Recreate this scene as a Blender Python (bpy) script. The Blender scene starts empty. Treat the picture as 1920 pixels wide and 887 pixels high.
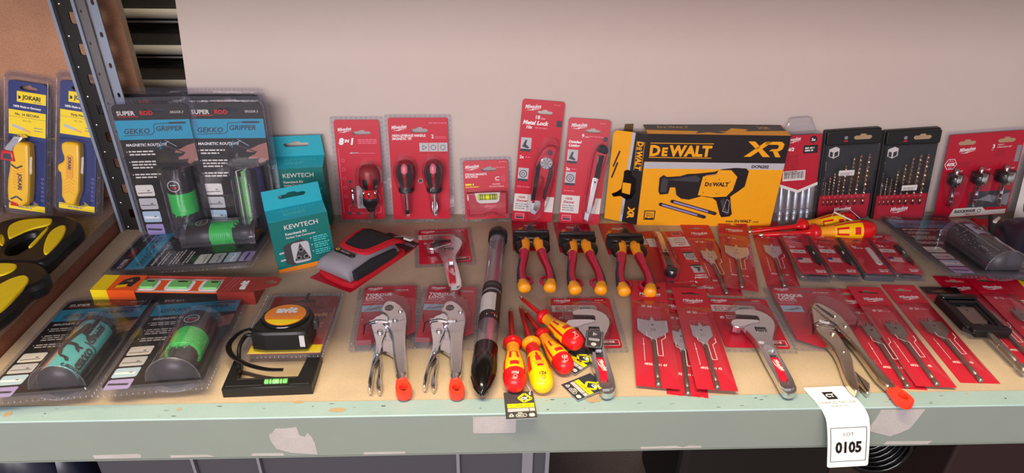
import bpy, bmesh, math, random
from mathutils import Matrix, Vector
from mathutils.geometry import tessellate_polygon
random.seed(7)
C = bpy.context.scene.collection
scn = bpy.context.scene
PI = math.pi
def rad(a): return a*PI/180
# ------------------------------------------------------------------ camera
CAM = Vector((0, -.645, .64)); PITCH, YAW, ROLL, FPX = rad(29.9), rad(2.7), rad(1.0), 1250.
fw = Vector((math.sin(YAW)*math.cos(PITCH), math.cos(YAW)*math.cos(PITCH), -math.sin(PITCH)))
rt0 = Vector((math.cos(YAW), -math.sin(YAW), 0)); up0 = rt0.cross(fw)
rt = rt0*math.cos(ROLL)+up0*math.sin(ROLL); up = up0*math.cos(ROLL)-rt0*math.sin(ROLL)
cd = bpy.data.cameras.new('camera'); cam = bpy.data.objects.new('camera', cd); C.objects.link(cam)
m3 = Matrix((rt, up, -fw)).transposed()
cam.matrix_world = Matrix.Translation(CAM) @ m3.to_4x4()
cd.sensor_width = 36; cd.lens = FPX/1920*36; cd.clip_start = .01; cd.clip_end = 50
scn.camera = cam
# ------------------------------------------------------------------ light
scn.view_settings.view_transform = 'Standard'; scn.view_settings.look = 'None'
scn.view_settings.gamma = 1; scn.view_settings.use_curve_mapping = False
scn.view_settings.exposure = 0.0
scn.cycles.max_bounces = 10; scn.cycles.transparent_max_bounces = 24
scn.cycles.diffuse_bounces = 3; scn.cycles.glossy_bounces = 3
scn.cycles.use_denoising = True; scn.cycles.caustics_reflective = False; scn.cycles.caustics_refractive = False
wd = bpy.data.worlds.new('world'); scn.world = wd; wd.use_nodes = True
wd.node_tree.nodes['Background'].inputs[0].default_value = (.86, .80, .87, 1)
wd.node_tree.nodes['Background'].inputs[1].default_value = .55
def area(name, loc, target, sx, sy, power, col):
    l = bpy.data.lights.new(name, 'AREA'); l.shape = 'RECTANGLE'; l.size = sx; l.size_y = sy; l.energy = power; l.color = col
    o = bpy.data.objects.new(name, l); C.objects.link(o); o.location = loc
    o.rotation_euler = (Vector(target)-Vector(loc)).to_track_quat('-Z', 'Y').to_euler(); return o
area('ceiling_tube_light', (-.25, -.66, 2.7), (-.1, 0, 0), 1.9, .10, 132, (1, .83, .52))
area('hall_fill', (-.6, -2.4, 1.0), (-.2, .5, .15), 2.2, .8, 78, (1, .92, .95))  # broad fill added for the ambient light of the hall, no single lamp
# ------------------------------------------------------------------ materials
def lin(h):
    h = h.lstrip('#'); r = []
    for i in (0, 2, 4):
        c = int(h[i:i+2], 16)/255; r.append(c/12.92 if c <= .04045 else ((c+.055)/1.055)**2.4)
    return (*r, 1)
MATS = {}
def mk(name):
    m = bpy.data.materials.new(name); m.use_nodes = True; return m, m.node_tree, m.node_tree.nodes['Principled BSDF']
def mat(name, col, rough=.5, metal=0, var=.06, scale=60, coat=0, spec=.5, bump=0):
    m, t, b = mk(name)
    n = t.nodes.new('ShaderNodeTexNoise'); n.inputs['Scale'].default_value = scale; n.inputs['Detail'].default_value = 3
    tc = t.nodes.new('ShaderNodeTexCoord'); t.links.new(tc.outputs['Object'], n.inputs['Vector'])
    r = t.nodes.new('ShaderNodeMix'); r.data_type = 'RGBA'; c = lin(col)
    r.inputs[6].default_value = tuple(x*(1-var) for x in c[:3])+(1,); r.inputs[7].default_value = tuple(min(1, x*(1+var)) for x in c[:3])+(1,)
    t.links.new(n.outputs['Fac'], r.inputs[0]); t.links.new(r.outputs[2], b.inputs['Base Color'])
    b.inputs['Roughness'].default_value = rough; b.inputs['Metallic'].default_value = metal
    b.inputs['Coat Weight'].default_value = coat; b.inputs['Coat Roughness'].default_value = .12; b.inputs['Specular IOR Level'].default_value = spec
    if bump:
        bp = t.nodes.new('ShaderNodeBump'); bp.inputs['Strength'].default_value = bump; bp.inputs['Distance'].default_value = .001
        t.links.new(n.outputs['Fac'], bp.inputs['Height']); t.links.new(bp.outputs[0], b.inputs['Normal'])
    MATS[name] = m; return m
def clear(name, tint, haze, gloss, rough):
    m, t, b = mk(name); t.nodes.remove(b); out = t.nodes['Material Output']
    tr = t.nodes.new('ShaderNodeBsdfTransparent'); tr.inputs[0].default_value = lin(tint)
    df = t.nodes.new('ShaderNodeBsdfDiffuse'); df.inputs[0].default_value = lin('#e0e0f0')
    gl = t.nodes.new('ShaderNodeBsdfGlossy'); gl.inputs['Roughness'].default_value = rough
    lw = t.nodes.new('ShaderNodeLayerWeight'); lw.inputs[0].default_value = .5
    pw = t.nodes.new('ShaderNodeMath'); pw.operation = 'POWER'; pw.inputs[1].default_value = 4.5; t.links.new(lw.outputs['Facing'], pw.inputs[0])
    tc = t.nodes.new('ShaderNodeTexCoord'); nz = t.nodes.new('ShaderNodeTexNoise'); nz.inputs['Scale'].default_value = 28; nz.inputs['Detail'].default_value = 1
    bp = t.nodes.new('ShaderNodeBump'); bp.inputs['Strength'].default_value = .25; bp.inputs['Distance'].default_value = .004
    t.links.new(tc.outputs['Object'], nz.inputs['Vector']); t.links.new(nz.outputs['Fac'], bp.inputs['Height'])
    for q in (gl, lw): t.links.new(bp.outputs[0], q.inputs['Normal'])
    m1 = t.nodes.new('ShaderNodeMixShader'); m1.inputs[0].default_value = haze
    t.links.new(tr.outputs[0], m1.inputs[1]); t.links.new(df.outputs[0], m1.inputs[2])
    ma = t.nodes.new('ShaderNodeMath'); ma.operation = 'MULTIPLY_ADD'; ma.use_clamp = True; ma.inputs[1].default_value = .9; ma.inputs[2].default_value = .035*gloss; t.links.new(pw.outputs[0], ma.inputs[0])
    m2 = t.nodes.new('ShaderNodeMixShader'); t.links.new(ma.outputs[0], m2.inputs[0])
    t.links.new(m1.outputs[0], m2.inputs[1]); t.links.new(gl.outputs[0], m2.inputs[2]); t.links.new(m2.outputs[0], out.inputs[0])
    MATS[name] = m
clear('clear', '#fafafc', .012, 1.0, .05)
clear('clear2', '#f4f4f9', .04, 1.6, .06)
clear('bag', '#fcf6f8', .012, 1.0, .12)
clear('frost', '#7c747c', .10, 1.0, .3)
clear('tube_clear', '#fafafc', .015, 1.2, .05)
clear('tube_lavender', '#f6f4fa', .11, 2.4, .07)
for a in [('red', '#c20d2c', .36), ('red2', '#b2102a', .36), ('pink', '#e0687e', .4), ('dred', '#8e0c1a', .4), ('white', '#eeeeee', .5), ('offw', '#d9d4ce', .5), ('lgrey', '#b9b9bd', .5), ('grey', '#85858a', .5),
          ('dgrey', '#3c3c40', .5), ('black', '#0d0d0f', .45), ('blackgl', '#0a0a0b', .18), ('cardblack', '#1c1718', .4), ('blue', '#2394b8', .4), ('teal', '#0f6f6a', .45), ('teal2', '#2aa7b8', .4), ('tealL', '#4fc4c4', .4),
          ('navy', '#20306e', .4), ('yellow', '#f2d516', .45), ('tyellow', '#ffc400', .35), ('orange', '#f08c1a', .4), ('dworange', '#f2a60a', .5), ('oran2', '#ee5a1c', .4), ('brick', '#98332a', .45), ('skin', '#9c6a60', .5), ('green', '#25d651', .35),
          ('tred', '#d8141a', .3), ('tredb', '#ff3a24', .4), ('magenta', '#c11445', .35), ('lilac', '#9d8fc4', .5), ('amber', '#f7a21a', .35), ('limey', '#e6e619', .45), ('slate', '#2f3340', .5), ('bluegrey', '#7d93a6', .35), ('lblue', '#a9c4d8', .5),
          ('peach', '#e79a6a', .5), ('grass', '#7cc46a', .5), ('vial', '#cfe026', .2), ('gvial', '#74c86e', .25), ('kraft', '#a98e6c', .7), ('dork', '#2c1c1c', .5)]:
    mat(*a)
mat('fabric', '#8f8b93', .9, scale=900, bump=.5); mat('redfabric', '#c40f22', .85, scale=900, bump=.5); mat('blackfabric', '#1a1b22', .8, scale=900, bump=.4)
mat('steel', '#dedede', .24, 1, .06, 40); mat('chrome', '#f2f2f6', .12, 1, .03, 30); mat('nickel', '#d6cab8', .26, 1, .08, 40); mat('dsteel', '#96908a', .38, .9, .1, 90); mat('bitsteel', '#ccd3de', .42, .75, .06, 80)
mat('hss', '#b4917a', .3, 1, .1, 90); mat('post', '#6c6a6b', .5, .3, .12, 20); mat('postlight', '#8e98a8', .45, .3, .12, 20); mat('postshade', '#1d1917', .6, .2, .12, 20)
mat('lipgrey_glint', '#bdbab9', .4, .1); mat('shutter', '#2c2b2d', .22, .2, .5, 30, coat=.5); mat('carton', '#6b5136', .8); mat('darkbag', '#171a2e', .35)
def board(name, c1, c2, c3, s=1., spk=.45):
    m, t, b = mk(name); tc = t.nodes.new('ShaderNodeTexCoord')
    n = t.nodes.new('ShaderNodeTexNoise'); n.inputs['Scale'].default_value = 9*s; n.inputs['Detail'].default_value = 6; n.inputs['Roughness'].default_value = .6
    n2 = t.nodes.new('ShaderNodeTexNoise'); n2.inputs['Scale'].default_value = 260*s; n2.inputs['Detail'].default_value = 3
    t.links.new(tc.outputs['Object'], n.inputs['Vector']); t.links.new(tc.outputs['Object'], n2.inputs['Vector'])
    r = t.nodes.new('ShaderNodeValToRGB'); r.color_ramp.elements[0].position = .25; r.color_ramp.elements[1].position = .75
    r.color_ramp.elements[0].color = lin(c1); r.color_ramp.elements[1].color = lin(c2); t.links.new(n.outputs['Fac'], r.inputs[0])
    r2 = t.nodes.new('ShaderNodeValToRGB'); r2.color_ramp.elements[0].position = .36; r2.color_ramp.elements[1].position = .5
    r2.color_ramp.elements[0].color = (1, 1, 1, 1); r2.color_ramp.elements[1].color = (0, 0, 0, 1); t.links.new(n2.outputs['Fac'], r2.inputs[0])
    x = t.nodes.new('ShaderNodeMix'); x.data_type = 'RGBA'; mm_ = t.nodes.new('ShaderNodeMath'); mm_.operation = 'MULTIPLY'; mm_.inputs[1].default_value = spk; t.links.new(r2.outputs[0], mm_.inputs[0]); t.links.new(mm_.outputs[0], x.inputs[0]); t.links.new(r.outputs[0], x.inputs[6]); x.inputs[7].default_value = lin(c3)
    t.links.new(x.outputs[2], b.inputs['Base Color']); b.inputs['Roughness'].default_value = .45
    bp = t.nodes.new('ShaderNodeBump'); bp.inputs['Strength'].default_value = .2; bp.inputs['Distance'].default_value = .0006
    t.links.new(n2.outputs['Fac'], bp.inputs['Height']); t.links.new(bp.outputs[0], b.inputs['Normal']); MATS[name] = m
board('shelfboard', '#ab9881', '#bfab92', '#907d68', 1.6, .22); board('chip', '#a9785a', '#c0906f', '#8d6148', 1.2); board('chipedge', '#c7a480', '#dcc09c', '#7a5b44', 2)
board('backboard', '#c9bab0', '#cfc1b7', '#c4b5ab', .2, .1); board('redbrown', '#7d4a38', '#94604a', '#5d382c'); board('beamtop', '#8aa3a6', '#96adb0', '#7f9699', 1.2, .12); board('beampaint', '#7b857f', '#858f88', '#7b857f', .2, .1)
board('nboard', '#8f7868', '#a08a7a', '#6d5848'); board('residue', '#a5a09f', '#b7b3b2', '#97918f', 3); board('concrete', '#4f4038', '#65544a', '#3b302b')
# ------------------------------------------------------------------ mesh builder (millimetres inside)
def rr(cx, cy, w, h, r, n=4):
    r = min(r, w/2-.01, h/2-.01); p = []
    for sx, sy, a0 in ((1, -1, -90), (1, 1, 0), (-1, 1, 90), (-1, -1, 180)):
        x, y = cx+sx*(w/2-r), cy+sy*(h/2-r)
        for k in range(n+1): a = rad(a0+90*k/n); p.append((x+r*math.cos(a), y+r*math.sin(a)))
    return p
def circ(cx, cy, r, n=16, ry=None, a0=0):
    return [(cx+r*math.cos(rad(a0)+2*PI*k/n), cy+(ry or r)*math.sin(rad(a0)+2*PI*k/n)) for k in range(n)]
def ccw(p):
    s = sum(p[i][0]*p[(i+1) % len(p)][1]-p[(i+1) % len(p)][0]*p[i][1] for i in range(len(p)))
    return list(p) if s > 0 else list(p)[::-1]
def inset(p, d):
    n = len(p); o = []
    for i in range(n):
        a, b, c = Vector(p[i-1]), Vector(p[i]), Vector(p[(i+1) % n])
        e1, e2 = b-a, c-b
        if e1.length < 1e-6 or e2.length < 1e-6: o.append((b.x, b.y)); continue
        n1 = Vector((-e1.y, e1.x)).normalized(); n2 = Vector((-e2.y, e2.x)).normalized(); s = n1+n2
        if s.length < .2: o.append((b.x, b.y)); continue
        s = s.normalized(); k = d/max(.45, s.dot(n1)); o.append((b.x+s.x*k, b.y+s.y*k))
    return o
def smooth_poly(p, it=1):
    for _ in range(it):
        q = []
        for i in range(len(p)):
            a, b = p[i], p[(i+1) % len(p)]
            q += [(a[0]*.75+b[0]*.25, a[1]*.75+b[1]*.25), (a[0]*.25+b[0]*.75, a[1]*.25+b[1]*.75)]
        p = q
    return p
TXT = {}
def text_mesh(s, shear, bold, sp=1.):
    k = (s, shear, bold, sp)
    if k not in TXT:
        cu = bpy.data.curves.new('t', 'FONT'); cu.body = s; cu.size = 1; cu.shear = shear; cu.offset = bold; cu.resolution_u = 2; cu.space_character = sp
        ob = bpy.data.objects.new('t', cu); me = bpy.data.meshes.new_from_object(ob)
        vs = [(v.co.x, v.co.y) for v in me.vertices]; fs = [tuple(p.vertices) for p in me.polygons]
        bpy.data.objects.remove(ob); bpy.data.meshes.remove(me); bpy.data.curves.remove(cu)
        w = (min(v[0] for v in vs), max(v[0] for v in vs)) if vs else (0, 0)
        TXT[k] = (vs, fs, w)
    return TXT[k]
def spl(P, n=5):
    Q = []
    for i in range(len(P)-1):
        a, b, c, d = [Vector(p) for p in (P[max(0, i-1)], P[i], P[i+1], P[min(len(P)-1, i+2)])]
        for k in range(n): t = k/n; Q.append(.5*((2*b)+(c-a)*t+(2*a-5*b+4*c-d)*t*t+(3*b-a-3*c+d)*t**3))
    Q.append(Vector(P[-1])); return Q
class MB:
    def __init__(s, M=None): s.v = []; s.f = []; s.mi = []; s.sm = []; s.mats = []; s.M = M; s.fn = None
    def add(s, vs, fs, m, smooth=False):
        b = len(s.v)
        for v in vs:
            v = Vector(v)
            if s.M: v = s.M @ v
            if s.fn: v = Vector(s.fn(v))
            s.v.append(v)
        for i, f in enumerate(fs):
            k = m(i) if callable(m) else m
            if k not in s.mats: s.mats.append(k)
            s.f.append(tuple(b+j for j in f)); s.mi.append(s.mats.index(k)); s.sm.append(smooth)
        return s
    def plate(s, p, z, m, holes=()):
        p = ccw(p)
        if not holes: return s.add([(x, y, z) for x, y in p], [tuple(range(len(p)))], m)
        loops = [[Vector((x, y, 0)) for x, y in p]]+[[Vector((x, y, 0)) for x, y in ccw(h)[::-1]] for h in holes]
        fl = [v for l in loops for v in l]; tri = tessellate_polygon(loops); fs = []
        for t in tri:
            a, b, c = (fl[i] for i in t); cr = (b-a).cross(c-a).z
            fs.append(tuple(t) if cr > 0 else tuple(t)[::-1])
        return s.add([(v.x, v.y, z) for v in fl], fs, m)
    def walls(s, p, z0, z1, m, smooth=False):
        n = len(p); return s.add([(x, y, z0) for x, y in p]+[(x, y, z1) for x, y in p], [(i, (i+1) % n, n+(i+1) % n, n+i) for i in range(n)], m, smooth)
    def ring(s, p, q, z0, z1, m, smooth=True):
        n = len(p); return s.add([(x, y, z0) for x, y in p]+[(x, y, z1) for x, y in q], [(i, (i+1) % n, n+(i+1) % n, n+i) for i in range(n)], m, smooth)
    def ext(s, p, z0, z1, m, holes=(), bev=0, side=None, bottom=True):
        p = ccw(p); side = side or m
        if bev:
            q1 = inset(p, bev*.3); q2 = inset(p, bev)
            s.walls(p, z0, z1-bev, side); s.ring(p, q1, z1-bev, z1-bev*.3, m); s.ring(q1, q2, z1-bev*.3, z1, m); top = q2
        else: s.walls(p, z0, z1, side); top = p
        s.plate(top, z1, m, holes)
        if bottom: s.add([(x, y, z0) for x, y in p][::-1], [tuple(range(len(p)))], side) if not holes else s.plate(p, z0, side, holes)
        for h in holes: s.walls(ccw(h)[::-1], z0, z1, side)
        return s
    def box(s, x0, x1, y0, y1, z0, z1, m):
        v = [(x, y, z) for z in (z0, z1) for x, y in ((x0, y0), (x1, y0), (x1, y1), (x0, y1))]
        return s.add(v, [(3, 2, 1, 0), (4, 5, 6, 7), (0, 1, 5, 4), (1, 2, 6, 5), (2, 3, 7, 6), (3, 0, 4, 7)], m)
    def rect(s, x, y, w, h, z, m): return s.add([(x, y, z), (x+w, y, z), (x+w, y+h, z), (x, y+h, z)], [(0, 1, 2, 3)], m)
    def line(s, x0, y0, x1, y1, w, z, m):
        d = Vector((x1-x0, y1-y0)); L = d.length or 1; n = Vector((-d.y, d.x))/L*w/2
        return s.add([(x0+n.x, y0+n.y, z), (x0-n.x, y0-n.y, z), (x1-n.x, y1-n.y, z), (x1+n.x, y1+n.y, z)], [(0, 1, 2, 3)], m)
    def poly(s, pts, w, z, m, close=False):
        q = list(pts)+([pts[0]] if close else [])
        for a, b in zip(q, q[1:]): s.line(*a, *b, w, z, m)
        return s
    def tube(s, path, r, m, n=10, caps=True, flat=1., hint=(0, 0, 1)):
        path = [Vector(p) for p in path]; N = len(path); vs = []
        for i, p in enumerate(path):
            t = (path[min(N-1, i+1)]-path[max(0, i-1)]).normalized(); h = Vector(hint)
            a = t.cross(h)
            if a.length < 1e-3: a = t.cross(Vector((1, 0, 0)))
            a.normalize(); b = a.cross(t).normalized(); R = r[i] if isinstance(r, (list, tuple)) else r
            ra, rb = R if isinstance(R, tuple) else (R, R*flat)
            for k in range(n): an = 2*PI*k/n; vs.append(p+a*ra*math.cos(an)+b*rb*math.sin(an))
        fs = [(i*n+k, i*n+(k+1) % n, (i+1)*n+(k+1) % n, (i+1)*n+k) for i in range(N-1) for k in range(n)]
        mm = (lambda j: m(j//n, j % n)) if callable(m) else m
        s.add(vs, fs, mm, True)
        if caps:
            s.add([vs[k] for k in range(n)], [tuple(range(n))], m(0, 0) if callable(m) else m)
            s.add([vs[(N-1)*n+k] for k in range(n)], [tuple(range(n))[::-1]], m(N-2, 0) if callable(m) else m)
        return s
    def lathe(s, prof, m, n=20, a0=0, a1=360):
        """profile [(r, y)] turned about the y axis; angle 90 looks up (+z)"""
        full = abs(a1-a0) >= 360; K = n if full else n+1; vs = []
        for r, y in prof:
            for k in range(K): a = rad(a0+(a1-a0)*k/n); vs.append((r*math.cos(a), y, r*math.sin(a)))
        fs = []; idx = []
        for i in range(len(prof)-1):
            for k in range(n):
                k2 = (k+1) % n if full else k+1
                fs.append((i*K+k, (i+1)*K+k, (i+1)*K+k2, i*K+k2)); idx.append((i, a0+(a1-a0)*(k+.5)/n))
        mm = (lambda j: m(*idx[j])) if callable(m) else m
        return s.add(vs, fs, mm, True)
    def ell(s, c, r, m, n=12):
        M0 = s.M; T = Matrix.Translation(c) @ Matrix.Diagonal((r[0], r[1], r[2], 1)); s.M = (M0 @ T) if M0 else T
        s.lathe([(math.cos(rad(a)), math.sin(rad(a))) for a in range(-90, 91, 180//n)], m, n+4); s.M = M0; return s
    def text(s, t, x, y, size, z, m, al='l', shear=0., bold=0., xs=1., rot=0., sp=1.):
        vs, fs, (a, b) = text_mesh(t, shear, bold, sp)
        off = {'l': 0, 'c': (a+b)/2, 'r': b}[al]; c, sn = math.cos(rad(rot)), math.sin(rad(rot)); o = []
        for px, py in vs:
            u, v = (px-off)*size*xs, py*size; o.append((x+u*c-v*sn, y+u*sn+v*c, z))
        return s.add(o, fs, m)
    def fine(s, x, y, w, h, z, m, n=1, lead=None, al='l'):
        for i in range(n):
            yy = y-i*(lead or h*1.8); xx = x; e = x+w*(random.uniform(.7, 1) if i == n-1 else random.uniform(.88, 1))
            while xx < e-h*.3:
                l = min(random.uniform(1.5, 4.5)*h, e-xx); s.rect(xx, yy, l, h, z, m); xx += l+h*.6
        return s
    def sliced(s, vs, fs, m, step=2.5):
        """add a flat pattern cut into narrow strips along y so that it can follow a round surface"""
        bm = bmesh.new(); bv = [bm.verts.new(v) for v in vs]
        for f in fs:
            try: bm.faces.new([bv[i] for i in f])
            except ValueError: pass
        y = min(v[1] for v in vs)+step; y1 = max(v[1] for v in vs)
        while y < y1:
            bmesh.ops.bisect_plane(bm, geom=bm.verts[:]+bm.edges[:]+bm.faces[:], dist=1e-5, plane_co=(0, y, 0), plane_no=(0, 1, 0)); y += step
        bm.verts.index_update(); s.add([v.co.copy() for v in bm.verts], [[v.index for v in f.verts] for f in bm.faces], m); bm.free(); return s
    def build(s, name, parent=None, label=None, k=.001):
        me = bpy.data.meshes.new(name); me.from_pydata([v*k for v in s.v], [], s.f)
        for q in s.mats: me.materials.append(MATS[q])
        me.polygons.foreach_set('material_index', s.mi); me.polygons.foreach_set('use_smooth', s.sm); me.update()
        o = bpy.data.objects.new(name, me); C.objects.link(o)
        if parent: o.parent = parent
        if label: o['label'] = label
        return o
def thing(name, label, cat, group=None):
    o = bpy.data.objects.new(name, None); C.objects.link(o); o.empty_display_size = .02
    o['label'] = label; o['category'] = cat
    if group: o['group'] = group
    return o
def tag(o, label, cat, group=None):
    o['label'] = label; o['category'] = cat
    if group: o['group'] = group
    return o
def copy_tree(o, parent=None):
    c = o.copy(); C.objects.link(c); c.parent = parent
    for ch in list(o.children): copy_tree(ch, c)
    return c
def relabel(o, label): o['label'] = label; return o
def flat(o, cx, cy, deg, hm=0, z=0, tilt=0, roll=0, s=1.):
    """lay a card of measured height hm (m) on the shelf, its middle at cx, cy, its top towards deg from the depth axis"""
    v = Vector((-math.sin(rad(deg)), math.cos(rad(deg)), 0)); p = Vector((cx, cy, z))-v*hm/2
    o.matrix_world = Matrix.Translation(p) @ Matrix.Rotation(rad(deg), 4, 'Z') @ Matrix.Rotation(rad(tilt), 4, 'X') @ Matrix.Rotation(rad(roll), 4, 'Y') @ Matrix.Scale(s, 4); return o
def stand(o, x, y, ang=0, lean=8, roll=0, z=0, s=1.):
    o.matrix_world = Matrix.Translation((x, y, z)) @ Matrix.Rotation(rad(ang), 4, 'Z') @ Matrix.Rotation(rad(90-lean), 4, 'X') @ Matrix.Rotation(rad(roll), 4, 'Z') @ Matrix.Scale(s, 4); return o
def structure(o): o['kind'] = 'structure'; return o
# ------------------------------------------------------------------ the place
def mbox(name, x0, x1, y0, y1, z0, z1, m, k=1., parent=None): return MB().box(x0, x1, y0, y1, z0, z1, m).build(name, parent, k=k)
sb = MB(); sb.box(-.696, 1.75, .0265, .60, -.018, 0, 'shelfboard')
tag(sb.build('shelf_board', k=1), 'long beige chipboard shelf all the packaged tools lie on', 'shelf')
beam = thing('shelf_beam', 'grey green painted steel beam along the front of the shelf', 'beam')
b = MB(); b.box(-1.3, 1.75, -.0005, .0262, -.0025, .0008, 'beamtop'); b.tube([(-1.3, 0, -.001), (1.75, 0, -.001)], .0019, 'beamtop', 8)
b.box(-1.3, 1.75, -.0018, .0015, -.071, -.001, 'beampaint'); b.box(-1.3, 1.75, -.0018, .02, -.073, -.0705, 'beampaint'); b.build('beam_profile', beam, k=1)
random.seed(3)
q = MB()
for k in range(46):
    x, y, sx, sy = random.uniform(-620, 760), random.uniform(3, 25), random.uniform(1, 5), random.uniform(.4, 1.4)
    q.plate([(x+sx*random.uniform(.5, 1)*math.cos(a*PI/4.5), y+sy*random.uniform(.5, 1)*math.sin(a*PI/4.5)) for a in range(9)], 1, random.choice(('dgrey', 'kraft', 'grey')))
for x, y, sx, sy in ((-196, 10, 14, 5), (146, 21, 14, 7), (-402, 16, 4, 3), (-250, 25, 9, 2), (-618, 12, 6, 6)): q.plate([(x+sx*random.uniform(.6, 1)*math.cos(a*PI/7), y+sy*random.uniform(.6, 1)*math.sin(a*PI/7)) for a in range(14)], 1.1, 'kraft')
q.build('paint_chips', beam)
def remnant(pts):
    m = MB(); m.ext([(x, z) for x, z in pts], 0, .35, 'residue'); o = m.build('label_remnant', beam)
    o.matrix_local = Matrix.Translation((0, -.0019, 0)) @ Matrix.Rotation(rad(90), 4, 'X')
for pts in ([(-276, -19), (-281, -26), (-286, -30), (-285, -42), (-280, -56), (-262, -64), (-227, -68), (-228, -48), (-230, -36), (-235, -27), (-240, -35), (-246, -32), (-248, -17), (-262, -19)],
            [(-17, -4), (-17, -32), (-15, -34), (38, -34), (40, -32), (40, -4)],
            [(533, -4), (530, -22), (524, -42), (548, -50), (560, -54), (572, -48), (584, -40), (590, -20), (594, -4)],
            [(487, -12), (486, -35), (492, -32), (496, -25), (494, -15)],
            [(-522, -62), (-521, -68), (-460, -68), (-459, -63), (-464, -61)], [(-422, -65), (-421, -69), (-365, -68.5), (-372, -65)], [(-314, -64), (-315, -68.5), (-272, -69), (-272, -65)],
            [(-165, -66), (-166, -70), (-110, -70), (-109, -66)], [(212, -66), (214, -69.5), (298, -69.5), (297, -66), (280, -65), (272, -68), (262, -65)], [(560, -64), (556, -70), (620, -70.5), (624, -65)]):
    remnant(pts)
bk = MB(); bk.M = Matrix.Translation((0, 568, 0)) @ Matrix.Rotation(rad(90), 4, 'X')
bk.ext([(-563, 0), (1800, 0), (1800, 1300), (-440, 1300)], 0, 8, 'backboard'); structure(bk.build('wall_back'))
bk = MB(); bk.M = Matrix.Translation((0, 582, 0)) @ Matrix.Rotation(rad(90), 4, 'X')
bk.ext([(-1900, -20), (-624, -20), (-628, 1300), (-1900, 1300)], 0, 18, 'chip', side='chipedge'); tag(bk.build('chipboard_panel'), 'brown chipboard sheet behind the left bay with a pale cut edge', 'board')
# neighbouring bay
mbox('neighbour_shelf_board', -1.9, -.7005, .0, .563, .022, .04, 'nboard'); o = bpy.data.objects['neighbour_shelf_board']
tag(o, 'worn brown shelf of the left bay under the yellow black cutters', 'shelf')
o = mbox('shelf_end_rail', -.760, -.7003, -.0, .563, -.04, .0218, 'redbrown'); tag(o, 'rusty red brown rail under the edge of the left bay shelf', 'rail')
# roller shutter behind
sh = MB(); ny = 0; rows = []
for k in range(-3, 16):
    z0 = .0737*k-.0355+.0
    for dz, dy in ((0, .004), (.002, -.010), (.0205, -.006), (.022, -.004), (.034, .010), (.046, .016), (.062, .012), (.070, -.004)): rows.append((.80+dy, z0+dz))
n = len(rows); sh.add([(x, y, z) for x in (-1.2, .2) for y, z in rows], [(i, i+1, n+i+1, n+i) for i in range(n-1)], lambda i: ('lipgrey_glint' if i % 8 in (1, 6) else ('black' if i % 8 in (5, 7) else 'shutter')), True)  # thin pale row is a painted highlight, dark upper slat is painted shade
o = sh.build('roller_shutter', k=1); structure(o)
# slotted post
post = thing('upright_post', 'slotted dark steel upright post between the two bays', 'post')
def slotted(name, x0, x1, y, m, sw, shh, pitch, cx, parent, th=.003, z0=-.05, off=0):
    q = MB(); q.M = Matrix.Translation((0, y*1000, 0)) @ Matrix.Rotation(rad(90), 4, 'X'); hs = []
    z = z0*1000+30+off
    while z < 1230: hs.append(rr(cx, z, sw, shh, 3, 2)); z += pitch
    q.ext([(x0, z0*1000), (x1, z0*1000), (x1, 1250), (x0, 1250)], 0, th*1000, m, hs); return q.build(name, parent)
slotted('slotted_flange', -692, -658, .505, 'postshade', 13, 19, 51.5, -668, post, off=4)  # near-black tone puts the shade on this web into the colour
q = MB(); q.box(-.696, -.691, .493, .51, -.05, 1.25, 'postlight'); q.box(-.660, -.655, .493, .505, -.05, 1.25, 'postlight'); q.build('rim', post, k=1)
slotted('channel_face', -656, -640, .50, 'post', 3, 5, 51.5, -650, post, off=16); slotted('outer_flange', -640, -624, .505, 'postlight', 5, 9, 51.5, -631, post, off=29)
for k in range(24):
    q = MB(); q.ell((-685, 503, 6+51.5*k), (2.6, 1.6, 2.6), 'steel', 8); q.build('rivet', post)
# upper shelf (above the frame) that shades the back of this one
o = mbox('upper_shelf_board', -1.9, 1.75, -.042, .567, .55, .568, 'shelfboard'); tag(o, 'beige chipboard shelf of the bay above', 'shelf')
# below the shelf
o = mbox('floor', -3, 3, -2.5, 1.5, -.62, -.6, 'concrete'); structure(o)
o = mbox('lower_shelf_board', -1.9, 1.75, .03, .6, -.42, -.40, 'concrete'); tag(o, 'dirty brown lower shelf seen below the beam', 'shelf')
cr = thing('storage_crate', 'translucent grey plastic storage crate under the shelf', 'crate')
q = MB(); q.M = Matrix.Translation((-240, 190, -395))
def fr(m, x0, x1, y0, y1, z0, z1, t, c):
    m.box(x0, x1, y0, y0+t, z0, z1, c); m.box(x0, x1, y1-t, y1, z0, z1, c); m.box(x0, x0+t, y0+t, y1-t, z0, z1, c); m.box(x1-t, x1, y0+t, y1-t, z0, z1, c); m.box(x0, x1, y0, y1, z0, z0+t, c)
fr(q, -330, 335, -130, 260, 0, 315, 2.5, 'frost'); q.build('crate_body', cr)
q = MB(); q.M = Matrix.Translation((-240, 190, -395)); fr(q, -338, 343, -138, 268, 307, 319, 5, 'frost'); q.build('rim', cr)
for x, w_ in ((-430, 2), (-335, 2), (-42, 2.5), (62, 8), (92, 3)):
    q = MB(); q.box(x-w_, x+w_, 53, 59, -390, -90, 'grey'); q.build('rib', cr)
m = MB(); m.ext([(0, 0), (95, 0), (45, 120)], 0, 3, 'offw', bev=1); o = tag(m.build('paper_bag'), 'pale folded paper cone standing inside the translucent crate', 'bag'); o.matrix_world = Matrix.Translation((-.045, .10, -.388)) @ Matrix.Rotation(rad(78), 4, 'X') @ Matrix.Scale(2.1, 4)
m = MB(); m.ell((0, 0, 0), (85, 62, 140), 'darkbag', 14); m.ell((60, 12, -20), (50, 48, 118), 'darkbag', 12); o = tag(m.build('navy_bag'), 'dark navy plastic bag under the left end of the shelf', 'bag'); o.location = (-.73, .11, -.262)
m = MB()
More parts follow.
